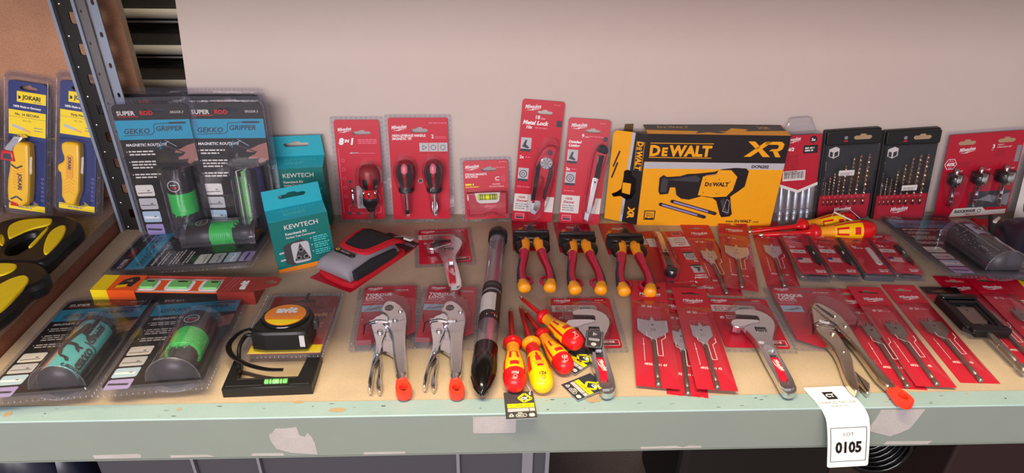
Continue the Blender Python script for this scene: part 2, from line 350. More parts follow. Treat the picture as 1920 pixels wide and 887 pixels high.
for k in range(5): m.tube([(k*22, 0, 0), (k*22, 0, 285)], 2.5, 'offw', 6); m.tube([(0, 0, k*70), (92, 0, k*70)], 2.5, 'offw', 6); m.tube([(0, 0, k*55), (92, 0, k*55+65)], 2.2, 'offw', 6)
o = tag(m.build('wire_basket'), 'white lattice basket side at the bottom left corner', 'basket'); o.location = (-.79, .036, -.398)
m = MB(); m.ext(rr(0, 0, 260, 200, 16), 0, 290, 'black', bev=10); m.ext(rr(0, 0, 268, 208, 18), 282, 296, 'black', bev=4); o = tag(m.build('tool_case'), 'black plastic tool case under the shelf left of the hose', 'case'); o.location = (.44, .19, -.40)
m = MB()
for k in range(9): m.tube([(54*math.cos(rad(a)), k*9+3*math.sin(rad(a*2)), 54*math.sin(rad(a))) for a in range(0, 361, 15)], 5, 'blackgl', 8, False)
o = tag(m.build('hose_coil'), 'coiled black ribbed hose under the shelf below the lot tag', 'hose'); o.location = (.64, .10, -.19)
m = MB(); m.ext(rr(0, 0, 520, 260, 6), 0, 312, 'dork', bev=3); m.box(-258, 258, -131, -130, 140, 144, 'dgrey'); o = tag(m.build('dark_carton'), 'long dark brown box under the right end of the shelf', 'box'); o.location = (.99, .19, -.40)
m = MB(); m.lathe([(0, 0), (28, 0), (30, 6), (30, 46), (24, 52), (0, 52)], 'dgrey', 20); o = tag(m.build('grey_cap'), 'round grey plastic cap at the left edge below the cutters', 'cap'); o.matrix_world = Matrix.Translation((-.78, .10, -.05)) @ Matrix.Rotation(rad(60), 4, 'Z')
# ------------------------------------------------------------------ shared printing
def logo(m, x, y, size, z, c='white', rot=0, al='l'):
    """script word with the lightning stroke under it"""
    co, si = math.cos(rad(rot)), math.sin(rad(rot)); R = lambda a, b: (x+a*co-b*si, y+a*si+b*co)
    w = size*3.1; ox = {'l': 0, 'c': -w/2, 'r': -w}[al]
    # hand lettering rises slightly
    m.text('Milwaukee', *R(ox, 0), size, z, c, shear=.35, bold=.018, xs=.66, rot=rot+6)
    p = [(.1, -.25), (1.3, -.12), (1.2, -.02), (3.0, .16), (1.45, -.14), (1.55, -.24)]
    m.plate([R(ox+a*size, b*size) for a, b in p], z, c)
def slot(cx, cy, w=30, h=9):
    """euro hang hole outline"""
    p = [(-w/2, -h*.2), (-w/2+h*.3, -h*.5), (w/2-h*.3, -h*.5), (w/2, -h*.2), (w/2, 0), (w/2-h*.3, h*.2), (w*.2, h*.2), (w*.12, h*.5), (-w*.12, h*.5), (-w*.2, h*.2), (-w/2+h*.3, h*.2), (-w/2, 0)]
    return [(cx+a, cy+b) for a, b in p]
def dimples(m, cx, cy, w, h, z, c, pitch=9., r=2., d=1.6):
    nx, ny = max(1, int(w/pitch)), max(1, int(h/pitch)); P = []
    for i in range(nx+1): x = cx-w/2+w*i/nx; P += [(x, cy-h/2), (x, cy+h/2)]
    for j in range(1, ny): y = cy-h/2+h*j/ny; P += [(cx-w/2, y), (cx+w/2, y)]
    for x, y in P:
        q = circ(x, y, r, 8); q2 = circ(x, y, r*.55, 8); m.ring(q, q2, z, z+d, c); m.plate(q2, z+d, c)
def shell(m, p, z0, z1, c='clear', bev=3):
    """thin clear bubble: walls and top, open below"""
    p = ccw(p); q1 = inset(p, bev*.35); q2 = inset(p, bev); m.walls(p, z0, z1-bev, c, True); m.ring(p, q1, z1-bev, z1-bev*.35, c); m.ring(q1, q2, z1-bev*.35, z1, c); m.plate(q2, z1, c); return m
# ------------------------------------------------------------------ cable gripper packs
def gripper_pack(label, style, lean_back=True):
    r = thing('gripper_pack', label, 'blister pack', 'cable gripper blister packs')
    m = MB(); card = rr(0, 134, 128, 246, 9)
    hole = slot(8, 247, 34, 8)
    m.ext(card, 4, 4.7, 'cardblack', [hole])
    Z = 4.8
    m.text('SUPER', -57, 238, 10.5, Z, 'offw', bold=.03, sp=1.05); m.text('ROD', -18, 238, 10.5, Z, 'tred', bold=.03); m.rect(-57, 235, 36, 1, Z, 'tred'); m.text('SRGGR.3', 57, 240, 6, Z, 'offw', al='r', shear=.2)
    m.rect(-64, 194, 128, 35, Z, 'blue')
    Z = 4.95
    m.text('GEKKO', -54, 205, 13, Z, 'slate', shear=.25, bold=.02, sp=1.05); m.text('GRIPPER', 2, 209, 12.5, Z, 'slate', shear=.25, bold=.02)
    m.poly([(-54, 201.5), (-6, 203), (-1, 207), (1, 220), (4, 222), (28, 223)], 1.2, Z, 'slate'); m.ext(rr(42, 223, 30, 3.4, 1.6), Z, Z+.2, 'slate')
    m.text('MAGNETIC ROUTING!', -56, 182, 7, Z, 'white', shear=.2, bold=.02)
    for y, n in ((171, 2), (152, 3), (128, 2)): m.rect(-58, y, 1.6, 1.6, Z, 'white'); m.fine(-54, y, 46, 2.6, Z, 'offw', n, 5.6)
    # hand and gripper in the printed picture
    m.plate([(64, 186), (50, 182), (38, 176), (28, 173), (26, 169), (36, 168), (46, 170), (40, 164), (30, 160), (30, 156), (40, 156), (48, 158), (44, 150), (48, 147), (56, 152), (64, 154)], Z, 'skin')
    m.line(2, 186, 44, 168, 2.4, Z, 'dgrey'); m.line(6, 190, 2, 176, 1.4, Z, 'blue'); m.line(14, 192, 32, 180, .8, Z, 'lblue'); m.line(-2, 180, 20, 190, .8, Z, 'lblue')
    for k, c in enumerate(('offw', 'lgrey', 'lblue', 'lilac')):
        y = 98-k*26; m.plate(rr(-44, y, 32, 22, 3), Z, c); m.line(-58, y-5+k*2, -32, y-4+k, 1.4 if k < 2 else 4, Z+.1, 'dgrey' if k != 2 else 'white'); m.rect(-40, y-1, 4, 2, Z+.1, 'dgrey')
    m.build('backing_card', r)
    m = MB(); m.plate(rr(0, 134, 150, 268, 12), 0, 'clear2')
    p = ccw(rr(0, 134, 134, 252, 10)); m.walls(p, 0, 7, 'clear2', True); q = inset(p, 2); m.ring(p, q, 7, 9, 'clear2')
    bx, br, y0, y1 = 26, 34, 16, 150
    m.plate(q, 9, 'clear', [[(bx-br, y0), (bx+br, y0), (bx+br, y1), (bx-br, y1)]])
    dimples(m, 0, 134, 142, 260, 0, 'clear2', 7, 1.8)
    # half round bubble with flat ends, and its shallower back half
    for sgn, R, cc in ((1, br, 'clear2'), (-1, 11, 'clear2')):
        pr = [(bx+R*math.cos(rad(a))*(1 if sgn > 0 else 2.4), (9 if sgn > 0 else 0)+sgn*R*math.sin(rad(a))) for a in range(0, 181, 12)]
        n = len(pr); m.add([(x, y, z) for y in (y0, y1) for x, z in pr], [(i, i+1, n+i+1, n+i) for i in range(n-1)], cc, True)
        for y in (y0, y1): m.add([(x, y, z) for x, z in pr], [tuple(range(n))], cc)
        m.tube([(x, y0, z) for x, z in pr], 1., 'clear2', 5)
    m.build('clamshell', r)
    # the tube inside
    TZ = 15; T = Matrix.Translation((bx, 0, TZ)); R = 25
    m = MB(T)
    if style == 'coil':
        m.lathe([(0, 20), (R*.95, 20), (R*.95, 26)], 'cardblack', 24); m.lathe([(R, 26), (R, 142)], 'tube_clear', 28)
        m.lathe([(0, 143), (R, 143), (R, 104), (R*.9, 100)], 'cardblack', 28)
        m.M = T @ Matrix.Translation((0, 118, R+.2)); m.poly(circ(0, 0, 10, 20), 1.2, 0, 'offw', True); m.fine(-6, 1, 12, 1.6, .1, 'offw', 1); m.text('ROD', 0, -5, 5, .1, 'tred', 'c', bold=.03)
        m.M = T; m.lathe([(0, 60), (13, 60), (13, 28), (0, 28)], 'cardblack', 16)
    elif style == 'label':
        m.lathe([(0, 20), (R*.95, 20), (R*.95, 26)], 'cardblack', 24); m.lathe([(R, 18), (R, 144)], 'tube_clear', 28)
        m.lathe([(R-.6, 20), (R-.6, 142)], 'tealL', 20, -10, 112); m.lathe([(R-.8, 20), (R-.8, 142)], 'peach', 8, 112, 185)
        m.lathe([(0, 143), (R+.3, 143), (R+.3, 134), (R, 132)], 'cardblack', 28); m.lathe([(R+.1, 132), (R+.1, 20)], 'cardblack', 3, -14, 4)
        def wrap(v): a = rad(126)-v.y/R; return (bx+(R+.5+v.z)*math.cos(a), 20+v.x, TZ+(R+.5+v.z)*math.sin(a))
        m.M = None; m.fn = wrap; S = lambda *a, **k: m.text(*a, **k)
        m.M = Matrix.Identity(4)
        def sl(z, f):
            q = MB(); f(q); keep = m.fn; m.sliced([(v.x, v.y, z) for v in q.v], q.f, 'cardblack'); m.fn = keep
        sl(.25, lambda q: q.text('GEKKO', 8, 38, 13, 0, 'cardblack', bold=.05)); sl(.25, lambda q: q.text('GRIPPER', 60, 32, 12, 0, 'cardblack', bold=.04)); sl(.25, lambda q: q.poly([(8, 51), (54, 51), (58, 47), (58, 30)], 2, 0, 'cardblack')); sl(.25, lambda q: q.plate(rr(94, 26, 34, 6, 2.5), 0, 'cardblack'))
        sl(.25, lambda q: q.text('SRGGB.3', 2, 52, 7.5, 0, 'cardblack', rot=-90, bold=.03))
        for p in ([(30, 8), (40, 3), (56, 5), (72, 11), (84, 18), (92, 22), (98, 20), (102, 14), (97, 9), (88, 7), (76, 1), (60, -5), (44, -6), (32, 0), (24, 12), (20, 22), (14, 26), (12, 22), (18, 16), (22, 8)],
                  [(50, 4), (46, 18), (38, 24), (34, 30), (38, 30), (42, 27), (44, 32), (47, 31), (46, 26), (50, 22), (56, 6)], [(78, 12), (70, 24), (64, 27), (62, 32), (66, 33), (70, 29), (73, 33), (76, 31), (74, 26), (80, 22), (86, 14)],
                  [(48, -4), (42, -14), (34, -16), (32, -21), (36, -22), (40, -19), (43, -23), (46, -21), (45, -16), (54, -5)]):
            tt = tessellate_polygon([[Vector((x_, y_, 0)) for x_, y_ in p]]); m.sliced([(x_, y_*.8+8, .25) for x_, y_ in p], [tuple(t_) for t_ in tt], 'cardblack')
        m.fn = None; m.M = T
    elif style == 'dark':
        m.lathe([(0, 20), (R, 20), (R, 143), (0, 143)], lambda i, a: 'navy' if a < 35 else ('slate' if 60 < a < 85 else ('grass' if 85 <= a < 100 else ('offw' if 118 < a < 128 else 'cardblack'))), 40)
        m.fn = lambda v: (bx+(R+.4)*math.cos(rad(100)-v.y/R), v.x, TZ+(R+.4)*math.sin(rad(100)-v.y/R)); m.M = None
        for k in range(7): m.rect(34, -14+k*3.2, 100, .9, 0, 'green' if k % 2 else 'offw')
        m.fn = None; m.M = T
    else:
        m.lathe([(0, 20), (R, 20), (R, 143), (0, 143)], lambda i, a: 'slate' if a < 90 else 'cardblack', 40)
        m.fn = lambda v: (bx+(R+.4+v.z)*math.cos(rad(v.x)), v.y, TZ+(R+.4+v.z)*math.sin(rad(v.x))); m.M = None
        for k in range(24): m.rect(116, 30+k*4.6, random.uniform(22, 48), 1.3, 0, 'lgrey')
        for k in range(7): m.rect(60+k*7, 92, 7.1, 40, .1, 'lblue'); 
        for k in range(4): m.rect(70+k*6, 108, 6.1, 12, .3, 'slate')
        for k in range(3): m.rect(64+k*6, 104, 6.1, 12, .2, 'skin')
        m.fn = None; m.M = T
    tb = m.build('gripper_tube', r)
    if style in ('coil', 'label'):
        m = MB(T)
        if style == 'coil':
            for k in range(11): m.tube([((R-3.4)*math.cos(rad(a)), 62+k*3.7+1.8*a/360+(1.2*math.sin(rad(a*3+k*50)) if k < 3 else 0), (R-3.4)*math.sin(rad(a))) for a in range(0, 361, 15)], 2.5, 'green', 6, False)
            m.lathe([(22, 60), (22, 104)], 'green', 20)
            for k in range(5): m.tube([(-10+k*5, 64, 19), (-12+k*5, 54+k % 2*4, 18), (-8+k*5, 61, 20)], 2., 'green', 6)
        else:
            for k in range(5): m.tube([((R-5)*math.cos(rad(a)), 34+k*9+8*math.sin(rad(a)), (R-5)*math.sin(rad(a))) for a in range(90, 250, 12)], 3.4, 'green', 6, False)
        m.build('green_line', tb)
    return r
# ------------------------------------------------------------------ red blister packs
def redcard(name, W, H, hole=None, R=5, t=.6, z=.8, col='red', cut=None, y0=0):
    m = MB(); p = cut or rr(0, y0+H/2, W, H, R); m.ext(p, z, z+t, col, [hole] if hole else []); m.z = z+t+.12; return m
def blister_base(m, W, H, y0=-5, pitch=9, r=2., c='clear2', z=.3, R=7):
    m.plate(rr(0, y0+H/2, W, H, R), z, c); dimples(m, 0, y0+H/2, W-7, H-7, z, c, pitch, r)
def wrench_parts(root, y_off, head=1., longslot=False, opened=True):
    """adjustable wrench, handle towards -y"""
    T = Matrix.Translation((0, y_off, 6))
    body = smooth_poly([(2, -96), (8, -101), (19, -98), (24, -84), (21, -30), (17, 4), (20, 20), (28, 38), (34, 56), (33, 70), (26, 83), (12, 91), (-2, 92), (-15, 89), (-21, 84), (-21, 77), (-18, 76), (10, 75.5), (13, 74), (13, 66), (12, 60), (-4, 53), (-14, 47), (-16, 40), (-11, 28), (-6, 12), (-5, -4), (-4, -30), (0, -70)], 1)
    win = rr(8, 40, 17, 13, 1.5)
    w = thing_part('adjustable_wrench', root)
    m = MB(T); m.ext(body, 0, 9, 'steel', [win], bev=0); m.ring(body, inset(ccw(body), 1.2), 9, 9.6, 'chrome') if False else None
    m.ext(smooth_poly([(0, -94), (18, -92), (21, -82), (18, -30), (13, 0), (-1, 0), (-1, -30), (2, -70)], 1), 9, 11.5, 'chrome', [rr(8.5, -48, 11, 74, 3)], bev=0)
    m.ext(rr(12.5, -90, 8, 5, 2), 9, 10.4, 'dsteel'); m.build('wrench_body', w)
    m = MB(T); m.ext(smooth_poly([(-35, 46), (-33, 58), (-26, 63), (-10, 64), (8, 64), (13, 61), (10, 55), (-4, 51), (-13, 45), (-24, 41)], 1), -1.5, 10, 'chrome', bev=1.2); m.build('movable_jaw', w)
    m = MB(T); mm = m.M; m.M = mm @ Matrix.Translation((8, 38.5, 4)) @ Matrix.Rotation(rad(90), 4, 'Z')
    m.lathe([(0, -7.2)]+[q_ for k in range(6) for q_ in ((5.8, -7.2+k*2.5), (5.8, -6.1+k*2.5), (4, -5.7+k*2.5), (4, -4.9+k*2.5))]+[(0, 8)], lambda i, a: 'black' if i % 4 in (2, 3) else 'chrome', 12); m.M = mm; m.rect(-.8, 33, 18, 14, .3, 'black'); m.build('worm_screw', w)  # black grooves and backing put the recess shade into the colour
    m = MB(T); m.ext(rr(8.5, -52, 11, 46, 1.5), 9, 11.9, 'red'); m.rect(3.4, -26, 10, 4, 10.6, 'dgrey'); logo(m, 5.2, -34, 8.5, 12.05, 'white', -82); m.build('handle_inlay', w)
    return w
def thing_part(name, root, label=None):
    o = bpy.data.objects.new(name, None); C.objects.link(o); o.parent = root; o.empty_display_size = .01
    if label: o['label'] = label
    return o
def wrench_pack(label, rot=6):
    r = thing('wrench_pack', label, 'blister pack', 'adjustable wrench blister packs')
    m = redcard('c', 98, 128, slot(4, 119, 40, 6)); z = m.z
    logo(m, -44, 117, 9.5, z); m.fine(24, 121, 20, 1.6, z, 'white'); m.fine(18, 115, 28, 2.2, z, 'pink'); 
    m.plate([(-49, 108), (20, 108), (24, 104), (24, 90), (-49, 90)], z, 'offw'); m.text("JAWS WON'T", -43, 101, 6.2, z+.1, 'red2', bold=.03); m.text('BACK OFF', -43, 95.5, 6.2, z+.1, 'red2', bold=.03); m.fine(-43, 92, 26, 1.6, z+.1, 'dgrey')
    m.rect(-4, 94, 18, 9, z+.1, 'lblue'); 
    for k in range(5): m.rect(-2+k*3.2, 95, 1.6, 6, z+.2, 'slate')
    m.plate(circ(-36, 74, 3.4, 12), z, 'white'); m.plate(circ(-36, 73, 1.6, 8), z+.1, 'red'); m.text('Rust Protection', -30, 71, 5.2, z, 'white', bold=.02, shear=.2, xs=.8); m.fine(-30, 77.5, 26, 1.8, z, 'offw')
    m.fine(-38, 62, 15, 1.3, z, 'dred', 4, 3.4)
    m.poly([(28, 82), (38, 82), (43, 77), (38, 71), (28, 71)], .8, z, 'offw', True); m.poly(rr(30, 12, 32, 13, 2), .9, z, 'offw', True); m.text('LIFETIME', 30, 11.5, 6, z+.1, 'white', 'c', bold=.03, xs=.8); m.rect(17, 6.5, 26, 3.4, z+.1, 'dgrey')
    m.build('backing_card', r)
    m = MB(); blister_base(m, 116, 146, -11, 8.5, 2.4)
    sh_ = smooth_poly([(-38, 34), (-40, 62), (-24, 84), (2, 98), (28, 92), (42, 72), (40, 40), (28, 12), (26, -10), (-12, -10), (-14, 14)], 1)
    shell(m, sh_, .4, 22, 'clear', 5); m.build('blister', r)
    w = wrench_parts(r, 0); w.rotation_euler.z = rad(rot); w.location = (0, -.012, 0)
    return r
L1BODY = [(-5, 100), (4, 104), (14, 98), (23, 86), (31, 68), (33, 45), (32, 21), (33, -7), (35, -33), (36, -58), (36, -73), (32, -77), (23, -75), (20, -59), (16, -31), (13, -2), (11, 15), (6, 28), (2, 45), (3, 58), (-2, 66), (-9, 72), (-10, 84)]
L1LEV = [(-27, 54), (-21, 57), (-12, 57), (-3, 47), (1, 41), (3, 23), (0, 9), (-2, -7), (-2, -25), (-6, -39), (-10, -54), (-10, -72), (-10, -92), (-11, -99), (-14, -97), (-16, -83), (-15, -65), (-14, -44), (-12, -22), (-13, -3), (-17, 14), (-22, 36)]
L1REL = [(-2, -25), (1, -43), (0, -58), (0, -70), (3, -84), (2, -99), (0, -100), (-4, -92), (-5, -78), (-4, -63), (-4, -42)]
L3BODY = [(-9, 98), (2, 103), (12, 92), (23, 75), (28, 50), (27, 16), (26, -19), (29, -53), (33, -78), (36, -84), (24, -94), (21, -84), (17, -70), (16, -29), (14, -4), (10, 19), (6, 39), (0, 52), (-6, 66), (-8, 78), (-12, 90)]
L3LEV = [(-27, 41), (-15, 43), (-1, 35), (3, 15), (2, -8), (1, -33), (-7, -57), (-12, -80), (-15, -94), (-22, -104), (-26, -100), (-28, -86), (-26, -66), (-21, -40), (-19, -15), (-23, 1), (-28, 21)]
L3REL = [(-6, -54), (-2, -66), (3, -77), (5, -85), (-4, -100), (-7, -102), (-9, -91), (-12, -74)]
def lock_pack(label, v=1, card=None, W=88):
    r = thing('locking_plier_pack', label, 'blister pack', 'locking plier blister packs')
    c = smooth_poly([(-W/2+2, 12), (-W/2+4, 158), (-W/2+7, 160), (W/2-5, 160), (W/2-2, 157), (W/2+1, 34), (W/2-10, 26), (34, 20), (28, 50), (-6, 50), (-10, 22), (-14, 14), (-22, 8), (-W/2+4, 9)], 0) if v == 1 else [(-W/2, 20), (-W/2+2, 158), (-W/2+5, 160), (W/2-5, 160), (W/2-2, 157), (W/2, 60), (20, 60), (6, 28), (-6, 6), (-24, 1), (-36, 6)]
    m = MB(); m.ext(c, 4.5, 5.2, 'red', [slot(2, 150, 36, 6)]); z = 5.35
    logo(m, -W/2+8, 151, 8.5, z, 'white'); m.fine(12, 146, 28, 1.8, z, 'white'); m.fine(8, 142, 32, 1.8, z, 'pink')
    m.text('TORQUE', -W/2+7, 133, 10, z, 'white', bold=.05, sp=1.05); m.text('LOCK', -W/2+7, 124.5, 10, z, 'white', bold=.05, sp=1.05); m.text('Max Lock Force', -W/2+7, 119.5, 4.4, z, 'white', bold=.02)
    m.line(-W/2+4, 114, -W/2+30, 115, 1.4, z, 'lgrey'); m.rect(-W/2+3, 90, 34, 17, z, 'lblue'); m.plate([(-W/2+6, 95), (-W/2+18, 93), (-W/2+34, 99), (-W/2+30, 103), (-W/2+16, 98)], z+.1, 'grey')
    m.build('backing_card', r)
    m = MB(); blister_base(m, W+18, 168, -3, 8.5, 2.4)
    p = inset(ccw(c), -3); m.walls(p, .4, 6, 'clear2', True); m.plate(p, 6.3, 'clear')
    if v == 1: m.ext(rr(-W/2+14, 5, 24, 9, 2), .5, 14, 'clear2', bev=2)
    shell(m, smooth_poly([(-36, 44), (-32, 66), (-14, 90), (-4, 108), (10, 110), (32, 94), (40, 70), (40, 36), (-8, 30)], 1), 6, 30, 'clear', 5)
    m.build('blister', r)
    body, lev, rel = (L1BODY, L1LEV, L1REL) if v == 1 else (L3BODY, L3LEV, L3REL)
    cc = 'steel' if v == 1 else 'nickel'
    t = thing_part('locking_plier', r)
    m = MB(); m.ext(smooth_poly(body, 1), 6, 17, cc, bev=3)
    for x, y in ((15, 49), (22, 72)) if v == 1 else ((14, 66), (20, 40)): m.ext(circ(x, y, 4, 14), 16, 19.5, cc, bev=1.2)
    m.line(0, 40, 30, 50, .8, 17.1, 'dsteel'); m.line(24, -38, 30, -50, .8, 17.1, 'chrome'); m.line(30, -38, 24, -50, .8, 17.1, 'chrome')
    m.build('upper_handle', t)
    m = MB()
    if v == 1:
        m.ext(smooth_poly([(-22, 50), (-18, 62), (-8, 68), (-1, 80), (6, 84), (10, 76), (12, 62), (10, 46), (4, 36), (-8, 44)], 1), 8, 15, 'chrome', bev=1.5)
        for k in range(6): m.rect(-2+k*2, 76+k % 2*2, 1.1, 9, 17.3, 'dsteel')
        m.plate(circ(4, 82, 7, 14, 8), 17.15, 'dgrey')
    else:
        m.ext(smooth_poly([(-26, 44), (-22, 56), (-18, 70), (-14, 88), (-8, 96), (-4, 84), (0, 66), (6, 48), (4, 34), (-10, 40)], 1), 8, 15, cc, bev=1.5)
        m.plate([(-7, 94), (-3, 95), (10, 70), (12, 62), (8, 60), (4, 68)], 17.2, 'black')
        for k in range(7): m.line(-4+k*2, 90-k*4.2, -1+k*2, 91-k*4.2, .8, 17.35, cc)
    m.build('lower_jaw', t)
    m = MB(); m.ext(smooth_poly(lev, 1), 5, 16, 'chrome' if v == 1 else cc, bev=3); m.ext(circ(-6, 22, 4.6, 14), 15, 19.5, cc, bev=1.5); m.ext(circ(-7, -28 if v == 1 else -20, 3, 12), 15, 17.5, cc, bev=1)
    m.build('lever_handle', t)
    m = MB(); m.ext(smooth_poly(rel, 1), 3, 12, cc, bev=2.5); m.build('release_lever', t)
    if v == 1:
        m = MB(); m.ext([(-4, 44), (2, 46), (8, 26), (15, -2), (16, -26), (8, -18), (-1, -12)], 5, 9, 'chrome', bev=.6); m.build('bright_plate', t)  # bright plate added to give the pale wedge between lever and body
    m = MB(); a, b = ((28, -75), (33, -100)) if v == 1 else ((29, -87), (36, -111)); d = Vector((b[0]-a[0], b[1]-a[1])).normalized()
    m.tube([(a[0]+4*d.x*-1, a[1]-4*d.y, 11), (a[0]+8*d.x, a[1]+8*d.y, 11)], [6.5, 6.5], cc, 12); m.build('adjusting_screw', t)
    m = MB(); ang = math.atan2(d.y, d.x)-PI/2; ro = lambda pts: [(b[0]+x*math.cos(ang)-y*math.sin(ang), b[1]+x*math.sin(ang)+y*math.cos(ang)) for x, y in pts]
    m.ext(ro(smooth_poly([(-5, -24), (5, -24), (8, -14), (11, -2), (10, 9), (4, 14), (-4, 14), (-10, 9), (-11, -2), (-8, -14)], 1)), 5, 15, 'tredb', [ro(circ(0, -1, 6, 14, 7))], bev=0)
    m.build('adjuster_loop', t, 'red plastic loop on the adjusting screw')
    m = MB(); pts = [(-32, 28), (-30, 40), (-20, 47), (-8, 50), (4, 46), (6, 40)]; m.tube([(x, y, 18 if i else 8) for i, (x, y) in enumerate(pts)], .9, 'black', 6); m.build('cable_tie', t)
    if v == 3:
        m = MB(); m.line(8, 36, 22, -4, 7, 12, 'black')
        for k in range(16): x, y = 9+k*.7, 34-k*2; m.tube([(x-2.5, y-1, 13), (x+2.5, y+1, 15)], .6, 'chrome', 5)
        m.build('spring', t)
    return r
def pliers_pack(label, rot=5):
    r = thing('insulated_plier_card', label, 'pliers', 'carded insulated pliers')
    m = redcard('c', 70, 118, slot(4, 108, 36, 5), 3, col='red2'); z = m.z
    logo(m, -12, 93, 9, z); m.plate([(-30, 66), (-20, 88), (-12, 88), (-20, 76), (-6, 76), (-8, 70), (-26, 64)], z, 'amber')
    for k in range(3): m.poly(circ(12+k*7, 82, 3.4, 8, 3), .7, z, 'pink', True)
    m.fine(8, 74, 24, 1.8, z, 'pink'); m.fine(30, 50, 2, 1.2, z, 'pink', 12, 2.4); m.build('backing_card', r)
    m = MB(); m.ext([(-34, 22), (-34, 40), (-16, 46), (16, 46), (34, 40), (34, 22), (14, 14), (-14, 14)], 2, 22, 'black', bev=3); m.ext(rr(0, 33, 66, 7, 2), 22, 26, 'cardblack', bev=1); m.plate(circ(0, 30, 9, 14, 4), 26.2, 'dgrey')
    for x in (-26, 26): m.plate(circ(x, 32, 2.2, 8), 26.2, 'dgrey')
    m.build('retaining_clip', r)
    t = thing_part('insulated_pliers', r); t.rotation_euler.z = rad(rot); t.location = (0, -.006, 0)
    m = MB(); m.ext(smooth_poly([(-3, 82), (3, 82), (10, 60), (16, 44), (12, 20), (0, 10), (-12, 20), (-16, 44), (-10, 60)], 1), 6, 18, 'cardblack', bev=3); m.line(0, 80, 0, 50, 1, 18.1, 'dsteel'); m.plate([(-5, 60), (0, 74), (5, 60), (2, 52), (-2, 52)], 18.15, 'black')
    m.build('plier_head', t)
    for s in (-1, 1):
        P = [(10, 26), (13, 16), (15, 4), (15, -10), (16, -26), (18, -44), (21, -62), (24, -82), (25, -102), (24, -120), (21, -134), (20, -141)]
        P = [Vector((x*s, y, 13+3*math.sin(i*.28))) for i, (x, y) in enumerate(P)]
        # resample
        Q = [];
        for a, b_ in zip(P, P[1:]):
            for k in range(4): Q.append(a.lerp(b_, k/4))
        Q.append(P[-1]); N = len(Q); rd = []
        for i in range(N):
            u = i/(N-1); w = 9+2.2*math.exp(-((u-.16)/.1)**2)+2.*math.exp(-((u-.9)/.1)**2)-1.4*math.exp(-((u-.62)/.2)**2)
            if u > .93: w *= math.sqrt(max(.04, 1-((u-.93)/.07)**2))
            if u < .04: w *= .7
            rd.append((w, w*.95))
        n = 16
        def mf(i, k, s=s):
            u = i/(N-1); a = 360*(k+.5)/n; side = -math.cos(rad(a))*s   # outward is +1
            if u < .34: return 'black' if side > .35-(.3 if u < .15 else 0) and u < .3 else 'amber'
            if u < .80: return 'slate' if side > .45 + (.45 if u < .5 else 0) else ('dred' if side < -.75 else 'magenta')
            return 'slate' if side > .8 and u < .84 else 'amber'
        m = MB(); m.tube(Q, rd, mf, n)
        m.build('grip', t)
        m = MB(); m.ell((s*23, 0, 13), (10, 20, 10), 'black', 10); m.build('finger_guard', t)
        m = MB(); m.tube([(s*16, -98, 12), (s*9, -104, 12), (s*8, -114, 12), (s*13, -124, 12)], [2.2, 3, 3, 2.2], 'magenta', 8); m.build('thumb_hook', t)
    return r
def screwdriver(label, scheme=0, L=195, mark='PH1', k=1.):
    r = thing('insulated_screwdriver', label, 'screwdriver', 'insulated screwdrivers')
    A, B = ('tred', 'amber') if scheme == 0 else ('tyellow', 'tred')
    end, neck, col = ('tred', 'amber', 'tred') if scheme == 0 else ('tyellow', 'tred', 'amber')
    key = [(0, 0), (.6, 5), (2.5, 9.5), (6, 13), (12, 15.4), (20, 16.4), (34, 16.6), (50, 15.2), (64, 12.6), (76, 10.3), (86, 9.3), (94, 9.6), (98, 12.2), (100, 14), (104, 14.2), (107, 12.5), (109, 8), (112, 5.4), (118, 4.6)]
    prof = []
    for (ya, ra), (yb, rb) in zip(key, key[1:]):
        n = max(1, int((yb-ya)/2.2))
        for i in range(n): t = i/n; prof.append((ra+(rb-ra)*t, ya+(yb-ya)*t))
    prof.append((4.4, 118)); prof = [(a*k, b*k) for a, b in prof]
    Y = [p[1]/k for p in prof]
    def mf(i, a):
        y = Y[i]; a = (a-90+180) % 360-180; a = ((a+60) % 120)-60; t = abs(a)
        if y > 93: return col
        if y > 70: return neck
        if scheme == 0:
            if y < 26: return 'tred'
            if 30 < y < 40 and t < 20: return 'tred'
            if 26 <= y < 44 and t < 26: return 'tyellow'
            if 44 <= y < 66 and t < 12: return 'tyellow'
            if 48 < y < 68 and t < 32: return 'tred'
            return 'tyellow' if t < 52 else 'tred'
        if y < 28: return 'tyellow'
        if 32 < y < 42 and t < 20: return 'amber'
        if 28 <= y < 56 and t < 16: return 'tred'
        if 56 <= y < 66 and t < 8: return 'tred'
        return 'tred' if t > 46 and y < 62 else 'tyellow'
    m = MB(); m.lathe(prof, mf, 48)
    m.fn = lambda v: (16.9*k*math.sin(v.x/16.9/k), v.y, 16.9*k*math.cos(v.x/16.9/k)); m.M = Matrix.Identity(4)
    for sg in (-1, 1): m.line(0, 86*k, 5*sg, 82*k, .9, 0, 'dred')
    m.fn = lambda v: ((.2+v.z)*0+v.x, v.y, math.sqrt(max(1, 17.2**2*k*k-v.x**2))-max(0, (16*k-v.y))*.35); m.text(mark, 0, 16*k, 6*k, 0, 'offw' if scheme == 0 else 'dork', 'c', bold=.02, rot=180)
    m.poly(circ(0, 8*k, 2.6, 10), .6, 0, 'offw' if scheme == 0 else 'dork', True); m.fn = None
    m.build('handle', r)
    m = MB(); m.lathe([(4.6*k, 108*k), (4.2*k, 130*k), (3.7*k, L-9), (3.3*k, L-8.8), (0, L-8.8)], 'tred' if scheme != 1 else 'tred', 14); m.build('insulated_shaft', r)
    m = MB(); m.lathe([(2.7*k, L-9), (2.6*k, L-2.4), (1.1, L), (0, L)], 'steel', 8); m.build('tip', r)
    return r
